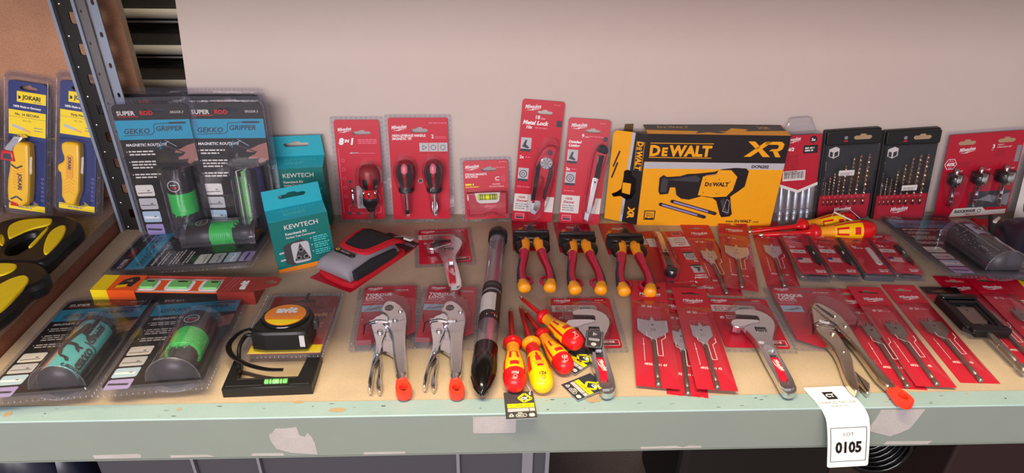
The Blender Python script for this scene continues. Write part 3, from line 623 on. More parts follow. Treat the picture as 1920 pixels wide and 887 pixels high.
def lay_driver(o, tip, end, k=1., rollz=0):
    """tip and end are shelf points; handle rests on the shelf at the end"""
    d = Vector((tip[0]-end[0], tip[1]-end[1], 0)); ang = math.atan2(d.y, d.x)-PI/2; L = d.length
    z1 = .0168*k+end[2]; z0 = tip[2]+.004
    o.matrix_world = Matrix.Translation((end[0], end[1], z1)) @ Matrix.Rotation(ang, 4, 'Z') @ Matrix.Rotation(math.atan2(z0-z1, L), 4, 'X') @ Matrix.Rotation(rad(rollz), 4, 'Y')
def flatbit(label, w=38, num='38', H=245, W=56, kind='spade', cat_no='4932 3631 47', dy=0, col='bitsteel'):
    r = thing('flat_bit_packet', label, 'flat bit packet', 'flat drill bit packets')
    m = MB(); hole = slot(2, H-14, 34, 11)
    m.ext([(-W/2, 0), (W/2, 0), (W/2, H), (-W/2, H)], .3, .9, 'red', [hole]); z = 1.
    m.ext([(-W/2, H-52), (W/2, H-52), (W/2, H), (-W/2, H)], .9, 2., 'red', [hole]); logo(m, -15, H-41, 11.5, 2.15)
    m.text('Ø '+num, -13, H-70, 7.5, z, 'white', bold=.02); m.fine(4, H-70, 16, 2.4, z, 'pink')
    y = H-96; m.poly(rr(0, y-2, 26, 17, 5), .8, z, 'pink', True)
    for k in range(4): m.line(-9+k*5, y-7, -5+k*5, y+3, .8, z, 'pink')
    m.line(-14, 100, -14, 50, .7, z, 'white'); m.plate(circ(-14, 86, 1.3, 8), z+.1, 'white')
    m.poly([(-10, 108), (-10, 98), (-2, 92), (3, 90), (3, 56), (10, 56), (10, 90), (16, 96), (16, 106)], .9, 7.2, 'white'); m.text(cat_no, 0, 42, 6.4, z, 'white', 'c', bold=.03, xs=.85)
    m.build('header_card', r)
    m = MB(Matrix.Translation((0, dy, 0))); t = 4.2; h = 40; b0 = 100
    m.ext([(-w/2, b0+14), (-w/2+8, b0+4), (-5, b0-2), (-3.4, b0-10), (3.4, b0-10), (5, b0-2), (w/2-8, b0+4), (w/2, b0+14), (w/2, b0+37), (w/2-1, b0+39), (3.5, b0+36), (0, b0+47), (-3.5, b0+36), (-w/2+1, b0+39), (-w/2, b0+37)], t-1.1, t+1.1, col, [circ(0, b0+27, 2.2, 10)] )
    m.text(num, 0, b0+12, 9, t+1.25, 'grey', 'c')
    m.M = Matrix.Translation((0, dy, t)); m.lathe([(0, b0-4), (3.2, b0-8), (3.2, 30), (3.7, 29), (3.7, 14), (2.6, 13), (2.6, 10), (3.7, 8.8), (3.7, 1), (2.8, -.5), (0, -.5)], col if col != 'bitsteel' else 'dsteel', 8)
    m.build('flat_bit', r)
    m = MB(); p = [(-W/2, 0), (W/2, 0), (W/2, H-50), (-W/2, H-50)]; zz = lambda x, y: .95+7.6*max(0, 1-(abs(x)/(W/2))**2.2)*min(1, y/14, (H-50-y)/20)+random.uniform(-.25, .25)
    nx, ny = 8, 22; m.add([(x, y, max(1.1, zz(x, y))) for j in range(ny+1) for i in range(nx+1) for x, y in [(-W/2+W*i/nx, (H-50)*j/ny)]], [(j*(nx+1)+i, j*(nx+1)+i+1, (j+1)*(nx+1)+i+1, (j+1)*(nx+1)+i) for j in range(ny) for i in range(nx)], 'bag', True)
    m.build('pouch', r)
    return r
def blade_pack(label, v=0):
    r = thing('utility_blade_pack', label, 'blade pack', 'small blade packs in a row')
    m = MB(); m.ext(rr(0, 72, 47, 138, 2), 11, 11.6, 'red', [slot(6, 118, 26, 6)]); z = 11.75
    logo(m, -19, 129, 8.5, z); m.fine(6, 138, 13, 1.4, z, 'pink'); m.text('15', -20, 112, 5.5, z, 'offw'); m.fine(-11, 113, 22, 1.5, z, 'pink', 2, 3)
    if v == 0:
        m.text('2x', -19, 92, 11, z, 'white', bold=.03); m.fine(-6, 94, 14, 3, z, 'pink'); m.rect(-21, 73, 27, 12, z, 'offw'); m.fine(-16, 77, 20, 3, z+.1, 'grey')
        m.rect(-17, 40, 24, 16, z, 'offw')
        for k in range(4): m.rect(-17, 41+k*4, 24, 1.6, z+.1, 'pink')
        m.rect(-17, 49, 10, 7, z+.2, 'navy')
    else:
        m.text('2x', -15, 92, 9, z, 'white', bold=.03); m.fine(-12, 88, 24, 2.4, z, 'white')
    m.text('SECURE', 21, 14, 5, z, 'white', 'r', bold=.03); m.fine(4, 9, 17, 3, z, 'white'); m.build('backing_card', r)
    m = MB()
    if v == 0: m.ext([(10, 96), (20, 100), (22, 40), (18, 30), (12, 44)], 11, 15, 'cardblack', bev=1); m.rect(16, 66, 2.4, 9, 15.2, 'white'); m.box(-12, 20, -1, 2, 2, 9, 'dgrey')
    else: m.ext([(8, 90), (16, 92), (18, 84), (18, 34), (12, 31), (8, 36)], 11.6, 13.6, 'offw', bev=.6); m.plate(circ(14, 38, 1.4, 8), 13.7, 'black')
    m.build('blade_holder', r)
    m = MB(); p = rr(0, 68, 53, 146, 4); m.ext(p, .3, 10.8, 'clear2' if v == 0 else 'frost', bev=1.5); shell(m, rr(0, 72, 49, 140, 3), 10.8, 16, 'clear', 2); m.build('clear_case', r)
    return r
# ------------------------------------------------------------------ standing packs
def twist(m, x, y0, y1, z, r, c, pitch=14, shank=0, cs='steel'):
    n = 8; N = max(8, int((y1-y0)/2)); vs = []
    for i in range(N+1):
        y = y0+(y1-y0)*i/N; a0 = 2*PI*(y-y0)/pitch; k = 1 if i < N-1 else (.6 if i < N else .1)
        for j in range(n): a = 2*PI*j/n; u, v = r*k*math.cos(a), r*.42*k*math.sin(a); vs.append((x+u*math.cos(a0)-v*math.sin(a0), y, z+u*math.sin(a0)+v*math.cos(a0)))
    m.add(vs, [(i*n+j, (i+1)*n+j, (i+1)*n+(j+1) % n, i*n+(j+1) % n) for i in range(N) for j in range(n)], c, False)
    if shank: m.M, M0 = (m.M or Matrix.Identity(4)) @ Matrix.Translation((x, 0, z)), m.M; m.lathe([(0, y0-shank), (r, y0-shank), (r, y0), (0, y0)], cs, 10); m.M = M0
def multi_pack():
    r = thing('ratchet_driver_pack', 'red blister pack with one stubby ratchet screwdriver and a spare bit', 'blister pack')
    W, H = 84, 198; m = redcard('c', W, H, slot(8, 181, 34, 9), 5, y0=7, col='red'); z = m.z
    logo(m, -36, 183, 9, z, 'white'); m.text('8', -36, 158, 17, z, 'white', bold=.05, shear=.2); m.text('IN', -25, 162, 8, z, 'white', bold=.05, shear=.2); m.text('1', -16, 158, 17, z, 'white', bold=.05, shear=.2)
    m.fine(0, 166, 38, 1.8, z, 'pink', 3, 3.4); m.fine(-16, 140, 16, 2.4, z, 'lgrey'); m.rect(-38, 20, 1, 130, z, 'pink'); m.fine(-8, 140, 40, 1.2, z, 'pink')
    for k in range(5): m.poly(circ(-31, 55+k*18, 3, 10), .8, z, 'pink', True)
    m.poly(rr(4, 28, 62, 16, 5), 1, z, 'pink', True); m.rect(-10, 30, 18, 46, z, 'lgrey'); m.text('MADE', -1, 38, 6, z+.1, 'dgrey', rot=90, bold=.02)
    for x, y in ((-20, 84), (-26, 20), (-10, 20)): m.plate(circ(x, y, 4, 12), z, 'dgrey')
    m.build('backing_card', r)
    m = MB(); blister_base(m, 100, 213, -1, 9, 1.9); b = smooth_poly([(-6, 78), (-6, 114), (8, 126), (30, 126), (42, 114), (42, 80), (34, 70), (38, 60), (38, 40), (30, 32), (28, 12), (8, 12), (6, 32), (-2, 40), (-2, 60), (2, 70)], 1); shell(m, b, 1, 34, 'clear', 6); shell(m, rr(-17, 54, 12, 50, 4), 1, 9, 'clear', 2); m.build('blister', r)
    t = thing_part('ratchet_screwdriver', r)
    m = MB(Matrix.Translation((18, 0, 17)))
    m.lathe([(0, 122), (10, 121), (16, 116), (18.5, 108), (19, 98)], 'dred', 24)
    m.lathe([(19, 98), (19.4, 92), (19, 82), (14, 75)], lambda i, a: 'cardblack' if int(a/30) % 2 else 'dred', 24)
    m.lathe([(14, 75), (11.5, 68), (11.5, 60), (14, 57)], 'tred', 20); m.build('handle', t)
    m = MB(Matrix.Translation((18, 0, 17)))
    for a in range(0, 360, 60):
        m2 = m.M; m.M = m2 @ Matrix.Translation((12.6*math.cos(rad(a+30)), 0, 12.6*math.sin(rad(a+30)))); m.lathe([(0, 60), (2.4, 60), (2.4, 73), (0, 73)], 'chrome', 6); m.M = m2
    m.build('stored_bits', t)
    m = MB(Matrix.Translation((18, 0, 17))); m.lathe([(14.5, 58), (15, 54), (14.5, 44), (12, 40), (8, 34), (7, 30), (0, 30)], lambda i, a: 'blackgl' if i in (1, 2) else 'cardblack', 20); m.lathe([(4.5, 30), (4.5, 14), (0, 14)], 'chrome', 6); m.build('ratchet_collar', t)
    m = MB(Matrix.Translation((-17, 0, 5))); m.lathe([(0, 32), (1, 32), (2.6, 38), (3.2, 40), (3.2, 60), (2.4, 61), (3.2, 63), (3.2, 74), (0, 74)], 'chrome', 6); m.build('spare_bit', r)
    stand(r, -.239, .527, 1, 8.5, 0); return r
def stubby_pack():
    r = thing('stubby_screwdriver_pack', 'red blister pack with two stubby black handled screwdrivers side by side', 'blister pack')
    m = redcard('c', 112, 202, slot(2, 186, 32, 11), 4, y0=7); z = m.z
    logo(m, -50, 187, 10, z); m.fine(20, 198, 34, 2, z, 'pink'); m.text('HIGH-LEVERAGE HANDLE.', -50, 173, 6.6, z, 'white', shear=.2, bold=.03, xs=.82); m.text('MAGNETIC TIP.', -50, 167, 6.6, z, 'white', shear=.2, bold=.03, xs=.82); m.text('2', 24, 170, 10, z, 'white', bold=.02); m.fine(31, 172, 23, 1.3, z, 'pink', 2, 3)
    for k in range(3): m.rect(1+k*18, 144, 17, 17, z, 'lgrey'); m.poly(circ(9.5+k*18, 152, 5, 3 if k == 0 else 6), 1, z+.1, 'dgrey', True); m.rect(1+k*18, 140, 15, 1.6, z, 'dred')
    for x in (-27, 27): m.plate(circ(x, 17, 3, 12), z, 'white'); m.plate(circ(x, 17, 1.2, 6), z+.1, 'red'); m.fine(x-5, 11, 10, 1.2, z, 'pink')
    m.plate(circ(0, 86, 3.4, 12), z, 'dgrey'); m.poly(circ(0, 86, 4.4, 12), .8, z, 'lgrey', True); m.build('backing_card', r)
    m = MB(); blister_base(m, 128, 217, -1, 9, 1.9)
    for x in (-27, 27): shell(m, smooth_poly([(x-22, 104), (x-20, 126), (x-8, 136), (x+8, 136), (x+20, 126), (x+22, 104), (x+14, 76), (x+10, 66), (x+7, 20), (x-7, 20), (x-10, 66), (x-14, 76)], 1), 1, 34, 'clear', 6)
    m.build('blister', r)
    for x, kind in ((-27, 'ph'), (27, 'fl')):
        t = thing_part('stubby_screwdriver', r)
        T = Matrix.Translation((x, 0, 17)); m = MB(T)
        m.lathe([(0, 131), (7, 130), (13, 126), (17, 118), (18.5, 108), (17, 96), (13, 84), (11.5, 78), (14.5, 75), (15, 71), (12, 68), (4, 68)], lambda i, a: 'dred' if i < 2 else ('cardblack' if (a+20) % 60 < 40 or i > 6 else 'dred'), 36)
        m.ell((0, 112, 13), (8, 16, 5.5), 'pink', 10); m.text('MK', 0, 105, 8, 18.8, 'offw', 'c', rot=90) if False else None
        m.build('handle', t)
        m = MB(T); m.lathe([(3.8, 68), (3.8, 30)], 'chrome', 10) 
        if kind == 'ph': m.lathe([(4.2, 32), (4.2, 24), (0, 22)], 'cardblack', 8)
        else: m.ext([(-4, 48), (-6, 38), (-3.4, 24), (3.4, 24), (6, 38), (4, 48)], -1.6, 1.6, 'steel', bev=.4); m.box(-3.3, 3.3, 23, 30, -1.7, 1.7, 'dgrey')
        m.build('blade', t)
    stand(r, -.124, .527, 1, 8.3, 0); return r
def level_pack():
    r = thing('mini_level_pack', 'small red blister pack with a little yellow vial level, shorter than its neighbours', 'blister pack')
    m = redcard('c', 88, 118, slot(6, 107, 30, 9), 4, y0=6); z = m.z
    logo(m, -40, 108, 9.5, z); m.fine(26, 119, 16, 1.8, z, 'pink'); m.text('STRONG MAGNETS.', -41, 95, 5.6, z, 'white', shear=.2, bold=.03, xs=.85); m.text('SETS PITCH.', -41, 90, 5.6, z, 'white', shear=.2, bold=.03, xs=.85); m.fine(20, 108, 22, 1.8, z, 'pink')
    m.fine(-41, 75, 20, 3.4, z, 'limey'); m.fine(-41, 71, 32, 1.6, z, 'limey'); m.text('Amplified', 12, 75, 4, z, 'white'); m.text('Rare-Earth Magnets', 6, 70.5, 3.6, z, 'white')
    m.poly([(26, 84), (20, 84), (18, 87), (20, 90), (26, 90)], 2, z, 'offw')
    for k in range(3): m.poly([(28+k*3+2.5*math.cos(rad(a)), 87+(5+k*1.4)*math.sin(rad(a))) for a in range(-70, 71, 20)], .7, z, 'pink')
    m.build('backing_card', r)
    m = MB(); blister_base(m, 102, 132, -1, 9, 1.9); shell(m, [(-40, 14), (-40, 66), (40, 66), (40, 14), (22, 14), (18, 18), (-4, 18), (-8, 14)], 1, 24, 'clear', 4); m.build('blister', r)
    t = thing_part('magnetic_level', r)
    m = MB(); m.ext([(-36, 18), (-38, 62), (38, 62), (38, 18), (20, 18), (16, 22), (-2, 22), (-6, 18)], 2, 17, 'red2', bev=2); logo(m, -6, 32, 8.5, 17.2, 'pink'); m.build('level_body', t)
    m = MB(); m.ext(smooth_poly([(-24, 63), (26, 63), (24, 46), (18, 42), (-14, 42), (-20, 46)], 0), 15, 19, 'offw', bev=1); m.build('vial_frame', t)
    m = MB(Matrix.Translation((1, 55, 19)) @ Matrix.Rotation(rad(-90), 4, 'Z')); m.lathe([(0, -18), (6, -18), (6, 18), (0, 18)], 'vial', 16)
    for y in (-14, -10, -5, 5, 10, 14): m.lathe([(6.2, y-.7), (6.2, y+.7)], 'dgrey', 16)
    m.ell((0, 0, 3), (4, 6, 3.6), 'limey', 8); m.build('vial', t)
    stand(r, .006, .528, 1.5, 13, 1.5); return r
def knife_parts(root, big, T=None):
    t = thing_part('snap_off_knife', root)
    if big:
        m = MB(T); m.ext(smooth_poly([(-14, 48), (-16, 118), (-12, 140), (-2, 160), (14, 164), (22, 158), (18, 140), (24, 110), (18, 56), (12, 48), (8, 60), (4, 100), (-4, 100), (-6, 48)], 1), 3, 17, 'red', bev=3); m.build('handle', t)
        m = MB(T); m.ext([(-12, 52), (-14, 118), (-9, 134), (-5, 118), (-5, 52)], 15, 18.5, 'blackgl', bev=1.5); m.ext([(14, 56), (20, 108), (17, 130), (12, 120), (9, 60)], 15, 18.5, 'cardblack', bev=1.5); m.ext(circ(8, 150, 5, 10), 14, 19, 'dgrey', bev=1); m.build('grip', t)
        m = MB(T); m.ext([(-4, 30), (-4, 112), (6, 112), (7, 34), (2, 26)], 7, 10, 'steel', bev=.5); m.build('blade_channel', t)
        m = MB(T); m.ext([(-8, 22), (-9, 42), (8, 46), (8, 34), (1, 20)], 6, 9.5, 'bitsteel', bev=.5); m.build('blade', t)
        m = MB(T); m.lathe([(0, 0)], 'chrome'); m = MB((T or Matrix.Identity(4)) @ Matrix.Translation((4, 130, 17))); g = [(11+(1.2 if k % 2 else 0))*1 for k in range(32)]
        m.ext([(g[k]*math.cos(2*PI*k/32), g[k]*math.sin(2*PI*k/32)) for k in range(32)], 0, 7, 'chrome', bev=1); m.plate(circ(0, 0, 5, 12), 7.15, 'dsteel')
        for k in range(8): m.line(6*math.cos(k*PI/4), 6*math.sin(k*PI/4), 10*math.cos(k*PI/4), 10*math.sin(k*PI/4), 1.4, 7.2, 'dgrey')
        m.build('lock_wheel', t)
    else:
        m = MB(T); m.ext(smooth_poly([(-7, 28), (-8, 120), (-7, 150), (0, 164), (10, 164), (17, 156), (16, 140), (12, 100), (9, 28)], 1), 3, 14, 'red', bev=3); m.build('handle', t)
        m = MB(T); m.ext(smooth_poly([(-6, 152), (0, 165), (10, 165), (18, 157), (15, 148), (4, 150)], 1), 2.5, 16, 'blackgl', bev=2); m.ext([(0, 100), (0, 146), (11, 146), (10, 100)], 13, 16, 'blackgl', bev=1); m.build('grip', t)
        m = MB(T); m.ext([(-3, 28), (-2, 100), (8, 100), (6, 28)], 12, 15, 'steel', bev=.6); m.plate(circ(3, 92, 2, 8), 15.2, 'black'); m.build('blade_channel', t)
        m = MB(T); m.ext([(-4, 14), (-4, 30), (5, 30), (4, 10)], 7, 9, 'bitsteel'); m.build('blade', t)
    return t
def knife_card(r, big, W, H):
    m = redcard('c', W, H, slot(4 if big else 8, H-22, 30, 9), 6, t=1, z=0, col='red'); z = m.z
    logo(m, -W/2+6, H-18, 10.5, z); m.fine(W/2-20, H-8, 14, 1.6, z, 'pink')
    if big:
        m.text('18', -14, H-36, 10, z, 'white', bold=.02); m.text('mm', -2, H-36, 5, z, 'white'); m.text('Metal Lock', -W/2+4, H-47, 10.5, z, 'white', shear=.25, bold=.04); m.text('10x', -W/2+10, H-55, 8, z, 'white', shear=.25, bold=.03); m.fine(-12, H-54, 26, 2.4, z, 'pink'); m.rect(W/2-12, H-48, 10, 12, z, 'slate')
        ys = (H-100, H-160)
    else:
        m.text('9', -12, H-36, 9, z, 'white', bold=.03); m.text('mm', -6, H-36, 5, z, 'white'); m.fine(2, H-34, 28, 1.8, z, 'pink'); m.text('Detailed', -W/2+4, H-48, 7, z, 'white', shear=.25, bold=.04); m.text('Cutting', -W/2+4, H-55, 7, z, 'white', shear=.25, bold=.04); m.plate(circ(W/2-6, H-36, 4.5, 10), z, 'dgrey')
        ys = (H-88, H-132)
    for i, y in enumerate(ys):
        m.rect(-W/2+4, y, 20, 27, z, 'lgrey'); m.rect(-W/2+4, y, 20, 5, z+.1, 'slate')
        if i: m.poly(circ(-W/2+14, y+15, 7, 12), 1.6, z+.1, 'dgrey', True); m.poly(circ(-W/2+14, y+15, 3, 8), 1.2, z+.1, 'dgrey', True)
        else: m.plate([(-W/2+7, y+9), (-W/2+12, y+22), (-W/2+16, y+23), (-W/2+14, y+14), (-W/2+21, y+8), (-W/2+18, y+6)], z+.1, 'dgrey')
    m.text('2x', -W/2+4, ys[0]-14, 8, z, 'white', bold=.03); m.fine(-W/2+15, ys[0]-12, 12, 1.8, z, 'pink'); m.fine(-W/2+4, ys[1]-12, 26, 2.2, z, 'pink')
    m.rect(-W/2+1, 22, W*.45, 36, z, 'offw'); m.text('+50%', -W/2+8, 49, 6.5, z+.1, 'red2', bold=.03); m.text('Sharper', -W/2+5, 42, 7, z+.1, 'red2', shear=.2, bold=.03); m.fine(-W/2+4, 36, 26, 2, z+.1, 'grey', 3, 4.6)
    m.rect(W/2-18, 24, 17, 32, z, 'offw'); m.rect(-W/2+5, 5, 19, 13, z, 'pink'); m.text('MADE', -W/2+7, 12, 5, z+.1, 'red2', bold=.04); m.rect(-W/2+7, 7, 15, 4, z+.1, 'dgrey')
    m.build('backing_card', r)
def knife_pack(label, big):
    r = thing('knife_pack', label, 'blister pack'); W, H = (80, 244) if big else (80, 210); knife_card(r, big, W, H)
    T = Matrix.Translation((2 if big else 12, 0, 0)) @ Matrix.Rotation(rad(-4), 4, 'Z'); knife_parts(r, big, T)
    m = MB(T); m.plate(rr(0, H/2, W, H, 8), 1.3, 'bag') if False else None
    shell(m, smooth_poly([(-18, 20), (-20, 120), (-12, 160), (4, 178), (24, 172), (28, 120), (22, 50), (10, 12), (-12, 12)] if big else [(-12, 8), (-12, 150), (-4, 172), (14, 172), (23, 158), (18, 100), (13, 6)], 1), 1, 26 if big else 20, 'clear', 5); m.build('blister', r); return r
def impact_holesaw():
    r = thing('hole_saw_pack', 'wide red blister pack with three small hole saws, right of the black drill sets', 'blister pack')
    W, H = 150, 178; m = redcard('c', W, H, None, 4, y0=4, col='red2'); z = m.z
    for x in (-38, 40): m.plate(slot(x, 165, 34, 11), z, 'kraft')
    logo(m, -50, 145, 11, z); m.text('3', 14, 149, 11, z, 'white', bold=.03); m.text('PC', 14, 144, 3, z, 'white'); m.text('IMPACT', 24, 154, 3.6, z, 'white'); m.text('HOLE SAW SET', 24, 149, 4.2, z, 'white'); m.fine(24, 144, 20, 1.2, z, 'dred', 5, 3)
    m.plate(circ(-62, 121, 12.5, 6, a0=0), z, 'white'); m.plate(circ(-62, 121, 11.4, 6, a0=0), z+.1, 'red2'); m.text('40%', -62, 117.5, 9.5, z+.2, 'white', 'c', bold=.03, shear=.2); m.text('Up to', -62, 127, 3.4, z+.2, 'white', 'c'); m.text('faster', -62, 112.5, 3.4, z+.2, 'white', 'c')
    m.fine(-46, 122, 26, 1.6, z, 'dred', 3, 4)
    for x, s in ((-42, '1"'), (10, '1¹⁄₈"'), (58, '1³⁄₈"')): m.text({-42: '7/8"', 10: '1 1/8"', 58: '1 3/8"'}[x], x, 103, 4.6, z, 'white', shear=.2)
    m.rect(64, 118, 9, 34, z, 'grey'); m.rect(-10, 22, 82, 36, z, 'dgrey'); m.plate([(6, 40), (30, 50), (46, 46), (72, 52), (72, 24), (48, 30), (30, 36)], z+.1, 'grey'); m.fine(-46, 58, 16, 1.6, z, 'pink', 2, 3)
    m.plate([(-44, 6), (-36, 24), (22, 24), (30, 16), (72, 16), (72, 6)], z+.2, 'offw'); m.text('SHOCKWAVE', -34, 14, 8.4, z+.3, 'cardblack', bold=.05, xs=.82); m.text('IMPACT DUTY', -10, 8.5, 4, z+.3, 'red2', bold=.03); m.poly(circ(17, 16, 3.4, 10), 1.2, z+.3, 'slate', True)
    m.build('backing_card', r)
    m = MB(); blister_base(m, 164, 190, -1, 60, .1)
    X = (-55, -6, 44)
    for x in X: shell(m, smooth_poly([(x-16, 82), (x-16, 108), (x+16, 108), (x+16, 82), (x+8, 34), (x-8, 34)], 1), 1, 32, 'clear', 5)
    m.build('blister', r)
    for x, R in zip(X, (12.5, 14.5, 17)):
        m = MB(Matrix.Translation((x, 0, 14))); m.lathe([(0, 116), (3.6, 116), (3.6, 104)], 'steel', 10); m.lathe([(0, 104), (R, 104), (R, 86), (R-1.5, 83), (0, 83)], lambda i, a: 'steel' if 60 < a < 110 else 'cardblack', 30); m.lathe([(R*.66, 83), (R*.66, 78), (4, 75), (3.4, 74), (3.4, 60), (4, 58), (4, 52), (2.6, 50), (3.6, 47), (3.6, 36), (0, 36)], 'chrome', 12); m.build('hole_saw', r)
    stand(r, 1.000, .532, -1, 6, 4.5); return r
def drillset(label, v):
    r = thing('drill_bit_case', label, 'drill bit set', 'black cased drill bit sets')
    m = MB(); m.ext(rr(0, 94, 108, 188, 3), 0, 12, 'black', bev=1.5); m.ext(rr(0, 173, 104, 26, 3), 12, 20, 'black', bev=1.5); m.plate(slot(16, 175, 34, 11), 20.2, 'kraft'); m.plate(circ(-16, 174, 3.5, 10), 20.2, 'grey'); m.rect(-19, 166, 7, 3, 20.2, 'red'); m.build('case', r)
    m = MB(); m.ext([(-50, 3), (50, 3), (50, 54), (-50, 54)], 12, 15, 'red2'); z = 15.2
    m.rect(-44, 34, 84, 12, z, 'dred')
    for i in range(8): m.text('3456789'[i] if i < 7 else '10', -42+i*11, 49, 3.4, z, 'white')
    logo(m, -18, 18, 12, z); m.build('label_card', r)
    m = MB(); 
    m.plate([(-42, 150), (-30, 155), (-22, 151), (-22, 136), (-32, 131), (-42, 136)], 13.2, 'offw'); m.plate([(-40, 136), (-40, 146), (-34, 143.5), (-34, 133.5)], 13.3, 'cardblack'); m.plate([(-24, 137), (-24, 146), (-31, 143.5), (-31, 133.5)], 13.3, 'cardblack'); m.build('emblem', r)
    hs = (84, 94, 101, 109, 116, 134, 138, 139) if v == 0 else (80, 92, 92, 107, 118, 134, 138, 138); X = [-42, -34, -26, -16, -6, 7, 20, 36] if v == 0 else [-44, -36, -27, -17, -4, 8, 22, 36]
    for i, (h, x) in enumerate(zip(hs, X)):
        rd_ = 1.+i*.33; m = MB(); twist(m, x, 55, h, 17, rd_*1.15, 'hss', 10+i*1.2); m.M = Matrix.Translation((x, 0, 17)); m.lathe([(0, 33), (rd_, 33), (rd_, 46), (0, 46)], 'hss', 10); m.build('drill_bit', r)
    m = MB(); m.ext(rr(-8 if v == 0 else 6, 104 if v == 0 else 72, 30, 11, 1), 25, 25.4, 'offw'); m.fine(-20 if v == 0 else -6, 103 if v == 0 else 71, 24, 1.6, 25.6, 'grey', 2, 3); m.build('price_sticker', r)
    m = MB(); shell(m, rr(0, 82, 102, 158, 3), 12, 24.8, 'clear', 2); m.build('clear_lid', r); return r
def sds_pack():
    r = thing('masonry_bit_pack', 'clear pack of steel masonry bits with a red sleeve, behind the yellow box', 'blister pack')
    m = MB(); m.ext([(-36, 82), (-20, 74), (-4, 70), (0, 67), (6, 70), (18, 74), (36, 82), (38, 182), (-36, 182)], 16, 16.6, 'red2'); z = 16.8
    m.add([(-36, 80, z-.1), (0, 66, z-.1), (38, 80, z-.1), (38, 86, z-.1), (0, 72, z-.1), (-36, 86, z-.1)], [(0, 1, 4, 5), (1, 2, 3, 4)], 'offw')
    logo(m, -30, 170, 9.5, z); m.plate(circ(22, 172, 7, 16), z, 'cardblack'); m.text('5x', 22, 169, 7.5, z+.1, 'white', 'c', bold=.03); m.text('4/2', -26, 152, 9, z, 'white', bold=.04, shear=.2); m.rect(4, 145, 28, 16, z, 'cardblack'); m.fine(7, 154, 20, 3, z+.1, 'offw', 2, 5); m.fine(-30, 140, 28, 1.8, z, 'dred', 9, 4.4)
    m.rect(-32, 92, 44, 20, z, 'offw')
    for k in range(20): m.rect(-29+k*2, 96, random.choice((.7, 1.2)), 14, z+.1, 'cardblack')
    m.build('sleeve', r)
    for x in (-29, -14, 0, 14, 26):
        m = MB(Matrix.Translation((x, 0, 9))); m.lathe([(0, 4), (3.6, 4), (4.4, 8), (4.4, 12), (3.6, 14), (4.6, 20), (4.6, 24), (3.6, 26), (4.6, 30), (4.6, 60), (3.4, 64), (3.4, 110), (0, 112)], 'bitsteel', 10); m.box(-3.4, 3.4, 30, 30.8, 0, 4.8, 'dgrey'); m.build('masonry_bit', r)
    m = MB(); shell(m, rr(0, 92, 82, 184, 5), 0, 16, 'clear', 3); m.plate(rr(0, 92, 84, 186, 5), 0, 'clear2')
    shell(m, [(-36, 186), (-22, 212), (-16, 214), (12, 214), (18, 212), (30, 186)], 4, 10, 'clear2', 2); m.poly([(-16, 204), (-10, 206), (8, 206), (14, 204), (14, 196), (-16, 196)], 1, 10.2, 'clear2', True); m.tube([(-36, 186, 5), (-22, 212, 5), (-16, 214, 5), (12, 214, 5), (18, 212, 5), (30, 186, 5)], 1.1, 'clear2', 6)
    m.tube([(x, 26, 16) for x in (-38, 38)], 1, 'clear2', 6); m.build('clear_case', r)
    stand(r, .622, .521, -1, 9, 4.5); return r
